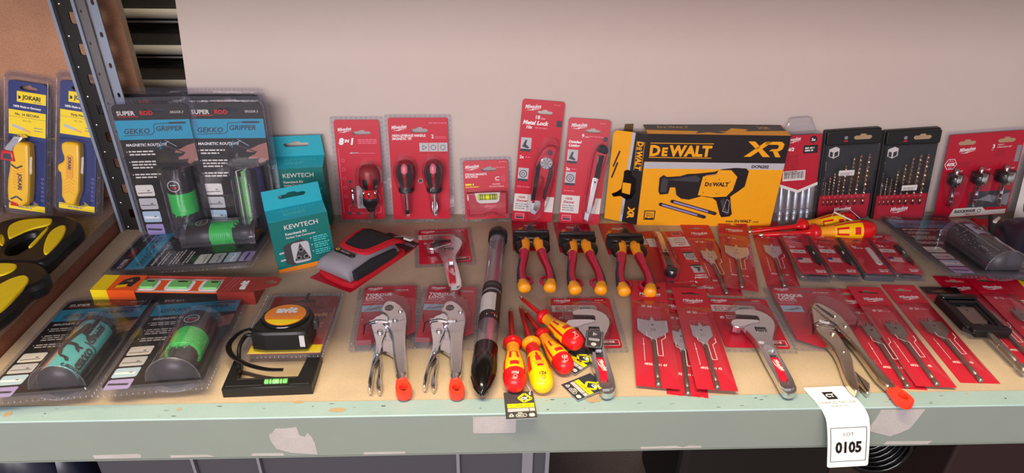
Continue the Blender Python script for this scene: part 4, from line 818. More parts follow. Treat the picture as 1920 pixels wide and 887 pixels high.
def wrap_box():
    r = thing('attachment_box', 'yellow and black cardboard power tool box with its left end flap open', 'box')
    W, H, D = 267, 193, 56
    m = MB(); m.ext([(0, 0), (W, 0), (W, H), (0, H)], -.6, 0, 'dworange', side='carton'); z = .15
    m.plate([(0, 137), (W, 137), (W, H), (0, H)], z, 'cardblack'); m.plate([(0, 123), (W, 124), (W, 137.3), (0, 136.5)], z+.02, 'lgrey'); z = .4
    def dw(x, y, s, c, mm=m, rot=0, z=z, lines=True):
        co, si = math.cos(rad(rot)), math.sin(rad(rot)); R = lambda a, b: (x+a*co-b*si, y+a*si+b*co)
        mm.text('D', *R(0, 0), s, z, c, bold=.05, xs=.95, rot=rot); mm.text('E', *R(.80*s, 0), s*.78, z, c, bold=.05, xs=.95, rot=rot); mm.text('WALT', *R(1.34*s, 0), s, z, c, bold=.05, xs=.95, rot=rot)
        if lines:
            for b in (-.13*s, .86*s): mm.line(*R(0, b), *R(4.1*s, b), .05*s, z, c)
    dw(7, 150, 29, 'dworange'); 
    # XR mark
    for p in ([(186, 150), (199, 150), (235, 181), (222, 181)], [(189, 181), (202, 181), (214, 170), (208, 164.5)], [(212, 161), (218, 166.5), (236, 150), (222, 150)],
              [(222, 181), (252, 181), (258, 176), (256, 166), (250, 162), (232, 162), (236, 166), (246, 166.5), (248, 169), (248, 173), (245, 175), (222, 175)], [(238, 163), (247, 163), (256, 150), (246, 150)]):
        m.plate(p, z, 'dworange')
    m.text('DCF6202', 205, 127, 8.4, z, 'cardblack', bold=.04); m.text('www.', 176, 9, 7, z, 'dork', bold=.03); dw(194, 9, 8.2, 'dork', lines=False); m.text('.com', 230, 9, 6.4, z, 'dork', bold=.02)
    # printed tool picture
    z = .3
    m.plate([(34, 76), (33, 104), (40, 110), (47, 106), (72, 108), (86, 113), (104, 114), (136, 118), (150, 124), (176, 127), (196, 126), (202, 120), (200, 88), (190, 78), (176, 66), (182, 40), (186, 28), (182, 22), (166, 20), (162, 26), (150, 56), (142, 62), (128, 64), (120, 66), (96, 58), (80, 60), (70, 68), (66, 84), (56, 84), (54, 70), (38, 68)], z, 'cardblack')
    m.plate([(112, 68), (116, 108), (140, 112), (144, 122), (168, 122), (182, 108), (178, 80), (168, 66), (140, 64)], z+.1, 'dworange'); m.plate([(46, 100), (70, 104), (102, 110), (112, 104), (108, 96), (72, 98)], z+.1, 'dgrey'); m.plate([(38, 74), (38, 102), (44, 104), (50, 100), (50, 74)], z+.1, 'dgrey'); m.plate([(168, 32), (158, 56), (164, 62), (172, 40), (180, 30), (176, 26)], z+.1, 'dgrey'); m.poly([(170, 60), (166, 34), (178, 30), (176, 56)], .8, z+.2, 'lgrey', True)
    dw(122, 88, 11.5, 'dork', z=z+.3, lines=False); m.poly([(120, 110), (146, 114), (166, 114)], 1, z+.2, 'peach')
    for x, y in ((122, 102), (148, 102), (170, 98), (122, 74), (148, 72)): m.plate(circ(x, y, 1.2, 6), z+.2, 'dgrey')
    for x0, y0, x1, y1 in ((64, 54, 152, 28), (42, 47, 132, 20)): m.line(x0, y0, x1, y1, 7.4, z, 'dork'); m.line(x0+3, y0-1, x1-14, y1+4, 3.4, z+.1, 'lilac'); m.plate(circ(x0, y0, 3.7, 10), z, 'dork'); m.plate(circ(x1, y1, 3.7, 10), z, 'dork'); m.line(x1-12, y1+3.6, x1-2, y1+.7, 4, z+.1, 'slate')
    m.plate([(12, 12), (34, 12), (34, 33), (12, 33)], z, 'dork'); m.plate([(14, 14), (32, 14), (32, 31), (14, 31)], z+.1, 'dworange'); m.text('DEWALT', 23, 25, 3.6, z+.2, 'dork', 'c', bold=.04); m.text('SERVICE', 23, 20, 3.6, z+.2, 'dork', 'c', bold=.04); m.plate([(15, 14), (31, 14), (31, 18), (23, 16), (15, 18)], z+.2, 'dork')
    m.build('front_panel', r)
    m = MB(); m.box(W-.8, W, 0, H, -D, -.6, 'dworange'); m.box(0, W, 0, .8, -D, -.6, 'carton'); m.box(0, W, .8, H, -D, -D+.8, 'carton'); m.build('inner_panels', r)
    m = MB(); m.M = Matrix.Translation((0, H, -D)) @ Matrix.Rotation(rad(-90), 4, 'X') @ Matrix.Scale(-1, 4, (0, 1, 0)) if False else Matrix.Translation((0, H-.4, 0)) @ Matrix.Rotation(rad(-90), 4, 'X')
    # top flap: local y runs to the back
    def top(p, zz, c, mm=m): mm.plate([(a, b) for a, b in p], zz, c)
    m.ext([(0, 0), (W, 0), (W, D), (0, D)], -.6, 0, 'dworange', side='carton'); m.plate([(0, 22), (120, 18), (W, 26), (W, D), (0, D)], .12, 'cardblack'); dw(24, 32, 15, 'kraft', m, z=.25, lines=False); m.text('XR', 216, 33, 18, .25, 'kraft', bold=.05); m.plate([(90, 6), (118, 14), (134, 8), (150, 12), (128, 22), (100, 20)], .2, 'dgrey'); m.plate([(152, 20), (180, 14), (196, 30), (166, 36)], .22, 'dworange')
    m.build('top_panel', r)
    m = MB(); m.M = Matrix.Rotation(rad(-19), 4, 'Y') @ Matrix.Translation((-66, 0, 0)) @ Matrix.Rotation(rad(0), 4, 'Z')
    m.ext([(0, 3), (66, 0), (66, H), (8, H-1), (2, H-8)], -.6, 0, 'dworange', side='carton'); m.plate([(32, 2), (66, .3), (66, H-.3), (40, H-.3)], .15, 'cardblack'); m.plate([(31, 2), (36, 2), (44, H-1), (38, H-1)], .25, 'lgrey')
    dw(50, 176, 14.5, 'dworange', m, rot=-90, z=.4); m.text('XR', 46, 36, 17, .4, 'dworange', rot=-90, bold=.06); m.text('DCF6202', 33, 38, 5, .4, 'dork', rot=-90)
    m.plate([(30, 112), (36, 116), (44, 114), (46, 104), (54, 100), (56, 70), (50, 56), (40, 52), (28, 58), (14, 54), (10, 60), (20, 66), (28, 74), (30, 98)], .5, 'blackgl'); m.plate([(30, 88), (46, 88), (46, 64), (30, 66)], .6, 'dworange')
    for a, b in (((18, 152), (8, 118)), ((16, 128), (7, 94))): m.line(*a, *b, 3, .5, 'dork')
    m.build('end_flap', r)
    m = MB(); m.M = Matrix.Translation((0, 0, -D)) @ Matrix.Rotation(rad(20), 4, 'Y') @ Matrix.Translation((-58, 0, 0)); m.ext([(2, 10), (58, 4), (58, H), (20, H+2)], -.6, 0, 'carton'); m.build('back_flap', r)
    stand(r, .303, .510, -2.2, 0, 0); return r
def jokari_pack(label, v=0):
    r = thing('wire_stripper_pack', label, 'blister pack', 'yellow wire stripper packs')
    m = MB(); m.ext(rr(0, 128, 66, 236, 6), 4, 4.6, 'navy', [slot(2, 236, 30, 10)]); z = 4.8
    m.rect(-18, 209, 50, 19, z, 'yellow'); m.text('»»JOKARI' if False else 'JOKARI', -8, 215, 10, z+.1, 'cardblack', bold=.04, xs=.95); m.text('»', -16, 215, 10, z+.1, 'cardblack', bold=.05); m.fine(10, 211, 18, 1.6, z+.1, 'grey')
    m.text('100% Made in Germany', 0, 199, 5.4, z, 'white', 'c', bold=.03, xs=.92); m.rect(-32, 182, 64, 12, z, 'yellow'); m.text('No. 16 SECURA' if v == 0 else 'Strip No. 1', 0, 185, 6.2, z+.1, 'cardblack', 'c', bold=.03)
    m.rect(-32, 150, 64, 31.5, z, 'yellow'); m.text('Art. No. 10160' if False else 'Art. No.', 0, 175, 4.6, z+.1, 'dgrey', 'c'); m.line(-26, 166, -4, 160, 5, z+.1, 'lgrey'); m.line(-6, 160.5, 6, 157, 3, z+.2, 'peach'); m.fine(12, 165, 16, 1.6, z+.1, 'grey', 2, 5)
    m.rect(-32, 11, 64, 11, z, 'yellow'); m.fine(-16, 15, 30, 2.4, z+.1, 'grey')
    for k in range(6): m.poly(circ(27, 34+k*8, 2, 6), .6, z, 'lilac', True)
    m.build('backing_card', r)
    m = MB(); m.plate(rr(0, 132, 90, 262, 14), 0, 'clear2'); p = ccw(rr(0, 132, 82, 254, 12)); m.walls(p, 0, 4, 'clear2', True); q = inset(p, 4); m.ring(p, q, 4, 8, 'clear2'); q2 = inset(q, 3); m.ring(q, q2, 8, 4, 'clear2'); m.tube([(x, y, 8) for x, y in q]+[(*q[0], 8)], 1, 'clear2', 5, False)
    for s in (-1, 1):
        for k in range(9): m.ell((s*38, 30+k*24, 4), (3.4, 6, 4), 'clear', 6)
    shell(m, [(-28, 24), (-30, 100), (-34, 110), (-34, 142), (-8, 144), (26, 140), (24, 24)], 5, 30, 'clear', 5); m.build('blister', r)
    t = thing_part('wire_stripper', r)
    if v == 0:
        m = MB(); m.ext(smooth_poly([(-22, 22), (-24, 60), (-18, 100), (-20, 128), (-10, 140), (12, 140), (14, 130), (15, 60), (12, 22)], 1), 6, 24, 'tyellow', bev=5)
        for k in range(8): m.poly([(-12, 58+k*5), (-2, 54+k*5), (8, 58+k*5)], 1, 24.1, 'orange')
        for y in (92, 40): m.poly([(-16, y+6*(1 if y > 60 else -1)), (-6, y), (4, y+6*(1 if y > 60 else -1))], 3, 24.15, 'slate')
        m.text('JOKARI', -3, 82, 9, 24.2, 'slate', rot=-90, bold=.05); m.ext([(-16, 22), (-16, 30), (-4, 28), (-4, 22)], 20, 25, 'tred', bev=1); m.build('handle', t)
        m = MB(); m.ext([(-28, 118), (-26, 128), (-12, 150), (-2, 152), (4, 148), (-8, 130), (-10, 120)], 8, 24, 'chrome', bev=2); m.build('cable_hook', t)
        m = MB(); m.ext([(-32, 104), (-30, 122), (-12, 122), (-8, 104)], 9, 28, 'tred', bev=2); m.plate([(-27, 107), (-26, 117), (-14, 117), (-12, 107)], 28.1, 'slate'); m.build('blade_holder', t)
    else:
        m = MB(); m.ext(smooth_poly([(-18, 24), (-19, 80), (-26, 84), (-26, 96), (-18, 100), (-14, 108), (-20, 122), (-20, 138), (6, 140), (12, 134), (12, 24)], 1), 6, 22, 'tyellow', bev=4); m.ext(rr(-4, 94, 12, 44, 5), 22, 23, 'dworange', bev=.5); m.text('JOKARI', -6, 112, 7, 23.2, 'slate', rot=-90, bold=.05)
        for k in range(5): m.poly([(-14, 44+k*6), (-4, 50+k*6), (6, 44+k*6)], 1, 22.1, 'orange')
        m.build('stripper_body', t)
    return r
def kewtech(label, H=100, RS=8, FL=42):
    r = thing('socket_tester_box', label, 'box', 'teal socket tester boxes')
    W, D = 98, 38
    m = MB(); m.box(-W/2, W/2, 0, H, -D, 0, 'teal'); m.rect(-W/2, 0, W, 8, .15, 'orange'); m.add([(-W/2-.15, 0, -D), (-W/2-.15, 0, 0), (-W/2-.15, 8, 0), (-W/2-.15, 8, -D)], [(0, 1, 2, 3)], 'orange'); z = .2
    H0 = H; H = 112*H/112
    m.text('KEWTECH', -26, H-18, 12, z, 'offw', bold=.01, sp=1.02); m.text('Kewcheck R2', -26, H-29, 6.4, z, 'offw', bold=.03); m.text('Socket Test Connector', -26, H-35.5, 5.2, z, 'offw', bold=.02)
    for k in range(3): m.plate(circ(14, H-43-k*13, 1.2, 6), z, 'offw'); m.fine(18, H-43-k*13, 26, 2, z, 'tealL', 3, 3.8)
    m.plate([(-34, 16), (-34, 50), (-26, 54), (-2, 58), (4, 54), (4, 24), (-4, 14), (-20, 10)], z, 'dgrey'); m.plate(rr(-6, 33, 30, 40, 6), z+.1, 'lgrey'); m.plate([(-19, 18), (-6, 51), (8, 17)], z+.2, 'dgrey')
    for x, y in ((-6, 38), (-12, 23), (1, 23)): m.plate(circ(x, y, 4.6, 12), z+.3, 'grey'); m.plate(circ(x, y, 3, 10), z+.4, 'cardblack')
    for y in (24, 38): m.line(-42, y, -33, y+1, 3, z, 'lgrey')
    m.build('carton', r)
    m = MB(); m.add([(-W/2, H, 0), (W/2, H, 0), (W/2, H+RS, -D), (-W/2, H+RS, -D)], [(0, 1, 2, 3)], 'teal2'); m.add([(-W/2, H, 0), (-W/2, H+RS, -D), (-W/2, H, -D)], [(0, 1, 2)], 'teal'); m.add([(W/2, H, 0), (W/2, H, -D), (W/2, H+RS, -D)], [(0, 1, 2)], 'teal')
    n = math.hypot(RS, D); m.M = Matrix(((1, 0, 0, 0), (0, RS/n, D/n, H+.1), (0, -D/n, RS/n, .1), (0, 0, 0, 1)))
    m.text('KEWTECH', -24, 24, 11, .1, 'tealL', xs=1.1); m.fine(-22, 18, 40, 2.6, .1, 'tealL', 2, 4.6); m.build('sloping_top', r)
    m = MB(); m.ext([(-W/2, H+RS), (W/2, H+RS), (W/2-2, H+RS+FL), (-W/2+1, H+RS+FL)], -D-.6, -D, 'teal2', [slot(0, H+RS+FL*.6, 46, 10)]); m.build('hanging_flap', r); return r
def avit_level():
    r = thing('spirit_level_box', 'long orange and maroon box holding a small level with green vials, its right flap open', 'box')
    L, W, Hh = 262, 44, 24
    m = MB(); m.box(0, 26, 0, W, 0, Hh, 'yellow'); m.box(26, 70, 0, W, 0, Hh, 'oran2'); m.box(202, L, 0, W, 0, Hh, 'brick'); m.box(70, 202, W-1, W, 0, Hh, 'brick'); m.box(70, 202, 0, W, 0, 1, 'cardblack'); m.box(70, 202, 0, .8, 0, 19, 'cardblack'); m.box(66, 72, 0, W, Hh-.6, Hh+.1, 'oran2')
    z = Hh+.15; m.plate([(34, 8), (40, 30), (50, 38), (60, 40), (66, 32), (60, 10), (48, 14)], z, 'cardblack'); m.plate([(36, 6), (36, 14), (52, 18), (52, 10)], z+.1, 'tyellow'); m.plate([(44, 26), (54, 32), (56, 24)], z+.1, 'skin')
    for x in (208, 214, 220): m.line(x, 2, x+10, 42, .8, z, 'pink')
    m.text('avit', 244, 8, 17, z, 'white', rot=90, bold=.06); m.build('carton', r)
    m = MB(); m.ext([(L, 2), (L+10, 4), (L+34, 16), (L+36, 34), (L+24, 42), (L, 40)], 0, .7, 'brick', [slot(L+20, 26, 22, 10)]); m.M = Matrix.Identity(4); o = m.build('open_flap', r); o.location = (0, 0, .012); o.rotation_euler = (0, rad(-3), 0)
    t = thing_part('spirit_level', r)
    m = MB(); m.ext([(70, 3), (202, 3), (202, 41), (70, 41)], 4, 20, 'oran2'); m.rect(70, 3, 132, 4, 20.1, 'offw'); m.rect(70, 37, 132, 4, 20.1, 'offw')
    for x, w in ((82, 34), (134, 44), (184, 34)): m.ext(rr(x, 22, w, 28, 6), 20, 21, 'white')
    m.build('level_frame', t)
    for x, w in ((82, 24), (134, 32), (186, 24)): m = MB(); m.ext(rr(x, 22, w, 20, 3), 21, 24, 'gvial', bev=1); m.plate(rr(x+3, 28, w*.5, 4, 1), 24.1, 'dork'); m.plate([(x-8, 14), (x+6, 14), (x+10, 22), (x-4, 20)], 24.1, 'grass'); m.build('vial', t)
    return r
def avit_tape():
    r = thing('tape_measure_pack', 'clear pack with a black tape measure and an orange round badge', 'blister pack')
    m = MB(); m.ext(rr(6, 82, 104, 158, 5), 2.5, 3.1, 'brick', [slot(4, 146, 36, 8)]); z = 3.3; m.rect(-45, 4, 102, 20, z, 'yellow'); m.text('avit', 26, 100, 16, z, 'peach', bold=.04); m.fine(20, 80, 28, 2, z, 'peach', 4, 4); m.build('backing_card', r)
    m = MB(); blister_base(m, 128, 176, -4, 6, 1.6, z=.3); p = ccw(rr(4, 82, 110, 164, 8)); m.walls(p, .4, 6, 'clear2', True); m.plate(p, 8, 'clear'); m.ring(p, inset(p, 2), 6, 8, 'clear2'); m.build('blister', r)
    m = MB(); m.tube([(6, 152, 3), (6, 160, 5), (6, 168, 3)], 2.4, 'blackgl', 8); m.build('hook_clip', r)
    t = thing_part('tape_measure', r); T = Matrix.Translation((4, 4, 9))
    o = smooth_poly([(-40, 0), (-42, 18), (-40, 30), (-34, 56), (-18, 72), (4, 76), (26, 70), (38, 54), (40, 30), (38, 4), (34, 0)], 1)
    m = MB(T); m.ext(o, 0, 30, 'black', bev=5); m.ext(circ(0, 40, 34, 32, 32), 30, 33, 'blackgl', bev=2); m.ext(rr(41, 40, 8, 14, 3), 12, 26, 'dgrey', bev=2); m.build('case', t)
    m = MB(T); m.ext(circ(0, 40, 29, 36, 27), 33, 34, 'orange'); m.plate([(29*math.cos(rad(a)), 40+27*math.sin(rad(a))) for a in range(208, 333, 6)], 34.15, 'yellow'); m.text('avit', 0, 45, 20, 34.3, 'white', 'c', bold=.07); m.fine(-18, 39, 36, 1.8, 34.3, 'peach', 3, 3.6); m.build('badge', t)
    m = MB(T); m.box(27, 34, -2, 0, 6, 24, 'lgrey'); m.build('tape_end', t)
    m = MB(); P = [(-34, 24, 28), (-46, 30, 28), (-60, 20, 26), (-66, 0, 22), (-58, -14, 14), (-36, -24, 6), (-8, -32, 3), (14, -33, 2)]; P = spl(P); m.tube(P, [(4, 1.2)]*len(P), 'blackgl', 10); m.tube(spl([(-36, 26, 20), (-50, 26, 20), (-54, 8, 16), (-52, -8, 8), (-46, -30, 3)]), 3., 'black', 8); m.build('wrist_strap', t)
    return r
def level_square():
    r = thing('level_square_frame', 'black plastic square frame with a green vial below the tape measure', 'level')
    m = MB(); out = [(-60, 0), (58, 0), (60, 66), (42, 66), (36, 20), (-46, 20), (-50, 60), (-60, 58)]
    m.ext(out, 0, 16, 'black', bev=1.5); m.line(-56, 4, 54, 4, 1.2, 16.05, 'dgrey'); m.line(-44, 17, 34, 17, 1, 16.05, 'dgrey'); m.build('frame', r)
    m = MB(); m.ext(rr(10, 9, 36, 13, 3), 15, 17, 'cardblack'); m.build('vial_seat', r); m = MB(Matrix.Translation((10, 9, 16)) @ Matrix.Rotation(rad(90), 4, 'Z')); m.lathe([(0, -15), (4.5, -15), (4.5, 15), (0, 15)], 'gvial', 12)
    for y in (-5, 5, -9, 9): m.lathe([(4.7, y-.5), (4.7, y+.5)], 'black', 12)
    m.build('vial', r); return r
def pouch():
    r = thing('tool_pouch', 'grey black and red fabric tool pouch on a red card', 'pouch')
    m = MB(); m.ext([(-45, -6), (45, 0), (42, 158), (38, 190), (-38, 190), (-42, 150)], 0, .8, 'red2', [slot(8, 178, 34, 8)]); m.plate([(-38, 150), (38, 150), (38, 189), (-38, 189)], .85, 'dork'); z = 1.
    m.poly([(-22, 176), (-14, 184), (-6, 176), (-14, 168)], 2.4, z, 'orange', True); m.text('MAGMA', -2, 171, 11, z, 'grey', bold=.04); m.build('backing_card', r)
    m = MB(); m.ext(smooth_poly([(-40, 8), (40, 4), (44, 30), (44, 140), (36, 150), (-38, 150), (-44, 130), (-44, 30)], 1), 1, 10, 'redfabric', bev=4); m.build('back_layer', r)
    m = MB()
    xs = [(-1, 0), (-.97, .5), (-.85, .85), (-.6, 1), (0, 1.04), (.5, 1), (.72, .86), (.8, .5), (.8, 0)]
    rows = [(14, .0), (10, .3), (9, .62), (14, .9), (26, 1), (70, 1), (128, .8), (138, .1)]
    m.add([(x*42, y, 9+h*30*k) for y, k in rows for x, h in xs], [(j*9+i, j*9+i+1, (j+1)*9+i+1, (j+1)*9+i) for j in range(7) for i in range(8)], 'fabric', True); m.build('front_pocket', r)
    m = MB(); m.tube([(38, 20, 20), (40, 60, 22), (40, 118, 18)], [(7, 10), (8, 12), (6, 8)], 'blackfabric', 12); m.build('side_pocket', r)
    m = MB(); fl = lambda y: 41-max(0, (y-110))**2*.012
    ol = [(-34, 64), (-26, 52), (10, 52), (30, 60), (36, 84), (42, 120), (42, 152), (-38, 152), (-40, 110)]; il = inset(ccw(ol), 8)
    m.fn = lambda v: (v.x, v.y, v.z+fl(v.y)); m.M = Matrix.Identity(4)
    def strip(p, q, z0, z1, c): m.ring(p, q, z0, z1, c)
    oo, ii = smooth_poly(ccw(ol), 1), smooth_poly(il, 1); strip(oo, oo, -4, 2, 'redfabric'); strip(oo, ii, 2, 3.4, 'redfabric'); m.fn = lambda v: (v.x, v.y, v.z+fl(v.y)); 
    n = len(ii); cx, cy = sum(a for a, b in ii)/n, sum(b for a, b in ii)/n
    for k0, k1 in ((1, .66), (.66, .33)): m.ring([(cx+(a-cx)*k0, cy+(b-cy)*k0) for a, b in ii], [(cx+(a-cx)*k1, cy+(b-cy)*k1) for a, b in ii], 2.4, 2.4, 'blackfabric')
    m.plate([(cx+(a-cx)*.33, cy+(b-cy)*.33) for a, b in ii], 2.4, 'blackfabric'); m.fn = None; m.build('flap', r)
    m = MB(); m.ext(rr(-4, 42, 46, 9, 4), 39, 42.5, 'black', bev=1.5); m.poly([(-24, 42), (-20, 45), (-16, 42), (-20, 39)], 1.6, 42.7, 'tyellow', True); m.text('MAGMA', -12, 39.8, 5.6, 42.7, 'lgrey', bold=.02); m.build('badge', r)
    m = MB(); m.tube([(34, 150, 30), (44, 156, 26), (40, 172, 20), (10, 176, 14), (-10, 170, 8)], 2.2, 'offw', 8); m.build('cord_loop', r); return r
def magnet_tube():
    r = thing('tube_pack', 'long clear tube with black end caps and a white barcode label, pointing to the beam', 'tube')
    m = MB(); m.lathe([(15.5, 50), (15.5, 420)], 'tube_lavender', 28); m.build('clear_tube', r)
    m = MB(); m.lathe([(0, 405), (17.4, 405), (17.6, 432), (15, 436), (0, 436)], 'black', 24); m.build('end_cap', r)
    m = MB(); m.lathe([(0, 98), (17.4, 98), (18.2, 52), (17, 40), (10, 16), (4, 6), (0, 4)], 'blackgl', 28)
    for a in (10, 70, 130, 190, 250, 310): c, s = math.cos(rad(a)), math.sin(rad(a)); m.tube([(17*c, 58, 17*s), (15.5*c, 38, 15.5*s), (9.5*c, 16, 9.5*s), (3.4*c, 4, 3.4*s)], [.6, 2.2, 2., .8], 'blackgl', 8)
    m.build('pointed_cap', r)
    m = MB(); m.lathe([(15.8, 152), (15.8, 252)], 'cardblack', 36); m.lathe([(16, 172), (16, 218)], 'offw', 20, 58, 200); m.lathe([(16.1, 226), (16.1, 231)], 'grey', 36); m.lathe([(16.1, 238), (16.1, 246)], 'dgrey', 36)
    m.fn = lambda v: ((16.2+v.z)*math.cos(rad(90)-v.x/16), v.y, (16.2+v.z)*math.sin(rad(90)-v.x/16)); m.M = Matrix.Identity(4)
    for k in range(15): m.rect(-14, 176+k*2.4, 18, random.choice((.8, 1.3)), 0, 'dgrey')
    m.text('MAG-2', 18, 158, 7, .1, 'white', 'r', bold=.03) if False else m.fine(-4, 158, 20, 4, .1, 'offw'); m.fine(2, 163, 14, 2, .1, 'tred'); m.fn = None; m.build('label_wrap', r)
    m = MB(Matrix.Translation((3, 0, -2))); m.lathe([(0, 60), (5, 60), (5, 410), (0, 410)], 'magenta', 14); m.build('red_rod', r)
    return r
def ck_tag(label, v=0):
    r = thing('swing_tag', label, 'tag', 'black and yellow tool tags')
    m = MB(); W, H = 41, 50; m.ext([(-W/2, 0), (W/2, 0), (W/2-.5, H), (-W/2+.5, H)], 0, .4, 'slate' if v else 'dgrey', [circ(W/2-5, H-6, 1.6, 8)], side='white'); z = .5
    m.poly([(-1, 38), (8, 46), (17, 36), (6, 30)], 3., z, 'limey', True) if v == 0 else m.poly([(-6, 34), (4, 44), (14, 34), (4, 24)], 3.4, z, 'limey', True)
    m.text('CK', 7.5, 34.6, 6.4, z+.1, 'white', 'c', bold=.06, shear=.1)
    m.rect(-17, 20, 36, 7.6, z, 'limey'); m.fine(-6, 22.4, 22, 2.6, z+.1, 'amber'); m.rect(-17, 13, 28, 6, z, 'lgrey'); m.rect(12, 13, 7, 6, z, 'lgrey')
    m.poly(circ(-13, 6.5, 3.4, 3, a0=90), 1.5, z, 'offw', True); m.poly(rr(0, 6, 14, 5, 2.4), .9, z, 'offw', True); m.fine(-5, 5.2, 10, 1.6, z, 'offw'); m.fine(-4, 10, 9, 1.4, z, 'offw'); m.plate(rr(14, 6, 7.6, 6, 2.5), z, 'offw'); m.build('tag_card', r)
    m = MB(); m.tube([(W/2-5, H-6, 1), (W/2-4, H-1, 3), (W/2-8, H+14, 1.5)], .5, 'offw', 5); m.ell((W/2-5, H-5, 1), (1.6, 3, 1.2), 'lgrey', 6); m.build('string', r); return r
def lot_tag():
    r = thing('lot_tag', 'white paper lot tag numbered 0105 curling over the beam', 'tag')
    P = [Vector(p)*1000 for p in ((.470, .0385, .0014), (.4765, .006, .0022), (.481, -.0075, -.0035), (.4845, -.0135, -.014), (.492, -.017, -.045), (.504, -.017, -.0955))]
    Q = []
    for i in range(len(P)-1):
        a, b_, c, d = P[max(0, i-1)], P[i], P[i+1], P[min(len(P)-1, i+2)]
        for k in range(6):
            t = k/6; Q.append(.5*((2*b_)+(c-a)*t+(2*a-5*b_+4*c-d)*t*t+(3*b_-a-3*c+d)*t**3))
    Q.append(P[-1]); D = [0]
    for a, b_ in zip(Q, Q[1:]): D.append(D[-1]+(b_-a).length)
    L = D[-1]; Wd = Vector((1, .03, .015)).normalized()
    def fn(v):
        s = min(max(L-v.y, 0), L-.001); i = max(j for j in range(len(D)) if D[j] <= s); i = min(i, len(Q)-2); t = (s-D[i])/(D[i+1]-D[i])
        p = Q[i].lerp(Q[i+1], t); tg = (Q[i+1]-Q[i]).normalized(); nn = tg.cross(Wd).normalized()
        if nn.y > .3 or nn.z < -.3: nn = -nn
        return p+Wd*v.x+nn*v.z
    m = MB(Matrix.Identity(4)); m.fn = fn; w = 29.5; rows = [0, .8, 2, 4]+[4+(L-8)*k/36 for k in range(1, 36)]+[L-4, L-2, L-.8, L-.01]
    def hw(y): e = min(y, L-y); return w-(4-math.sqrt(max(0, 16-(4-e)**2)) if e < 4 else 0)
    for zz in (0, .35): m.add([(sg*hw(y), y, zz) for y in rows for sg in (-1, -.5, 0, .5, 1)], [(j*5+i, j*5+i+1, (j+1)*5+i+1, (j+1)*5+i) for j in range(len(rows)-1) for i in range(4)], 'paper', True)
    z = .5
    for a, b_, c, d in ((-25, 12, 25, 12), (25, 12, 25, 76), (25, 76, -25, 76), (-25, 76, -25, 12)):
        for k in range(12): m.line(a+(c-a)*k/12, b_+(d-b_)*k/12, a+(c-a)*(k+1)/12, b_+(d-b_)*(k+1)/12, 1.1, z, 'dgrey')
    m.text('0105', 0, 30, 29, z, 'cardblack', 'c', bold=.045, xs=.64); m.text('LOT', 0, 62, 8, z, 'dgrey', 'c')
    m.rect(-10, L-26, 5, 15, z, 'cardblack'); m.rect(-5, L-26, 5, 15, z, 'cardblack'); m.rect(0, L-26, 5, 15, z, 'cardblack'); m.text('CT', -2.5, L-21.5, 8.5, z+.1, 'white', 'c', bold=.05); m.text('CHARLES TAYLOR', -1, L-34, 6, z, 'dgrey', 'c', bold=.0, xs=1.02, sp=1.05); m.text('AUCTIONEERS', -1, L-38.5, 2.6, z, 'grey', 'c') if False else m.fine(-14, L-38.5, 26, 1.2, z, 'grey')
    m.build('tag_paper', r); return r
def holder_bit():
    r = thing('holder_flat_bit', 'flat bit in a black plastic holder with its shank sticking out', 'flat bit')
    m = MB(); m.ext([(-28, 10), (28, 10), (32, 130), (-32, 130)], .3, 1, 'red2', [slot(0, 118, 36, 9)]); m.rect(-32, 108, 64, 22, 1.05, 'black') if False else None; m.plate([(-30, 108), (30, 108), (32, 130), (-32, 130)], 1.1, 'black', [slot(0, 118, 36, 9)]); logo(m, -14, 94, 11, 1.2); m.rect(-22, 74, 30, 14, 1.2, 'offw'); m.build('backing_card', r)
    m = MB(); m.ext(smooth_poly([(-29, 8), (-31, 84), (28, 84), (30, 8), (34, 0), (34, -8), (-18, -8), (-18, 0)], 0), 1, 14, 'black', [[(-16, 10), (-16, 62), (16, 62), (16, 10)]], bev=0); m.ext(rr(0, 78, 58, 12, 3), 12, 20, 'blackgl', bev=2); m.box(-22, 22, 64, 68, 12, 17, 'cardblack'); m.ext([(-31, -2), (-31, 84), (-24, 84), (-22, -2)], 12, 17, 'black', bev=1.5); m.ext([(22, -2), (22, 84), (28, 84), (30, -2)], 12, 17, 'black', bev=1.5); m.ext(rr(4, -4, 60, 14, 3), 10, 17, 'black', bev=1.5); m.build('holder', r)
    m = MB(); m.ext([(-17, 22), (-9, 10), (9, 10), (17, 22), (17, 60), (6, 58), (0, 66), (-6, 58), (-17, 60)], 9, 11.5, 'dsteel', [circ(0, 50, 2.4, 8)]); m.M = Matrix.Translation((0, 0, 9.6)); m.lathe([(0, 10), (5, 8), (5, -36), (4.4, -38), (5, -42), (5, -72), (3.4, -74), (3.4, -78), (5.2, -82), (5.2, -92), (3.8, -95), (0, -95)], 'dsteel', 10); m.lathe([(5.1, -40), (5.1, -38.6)], 'chrome', 10); m.build('flat_bit', r); return r
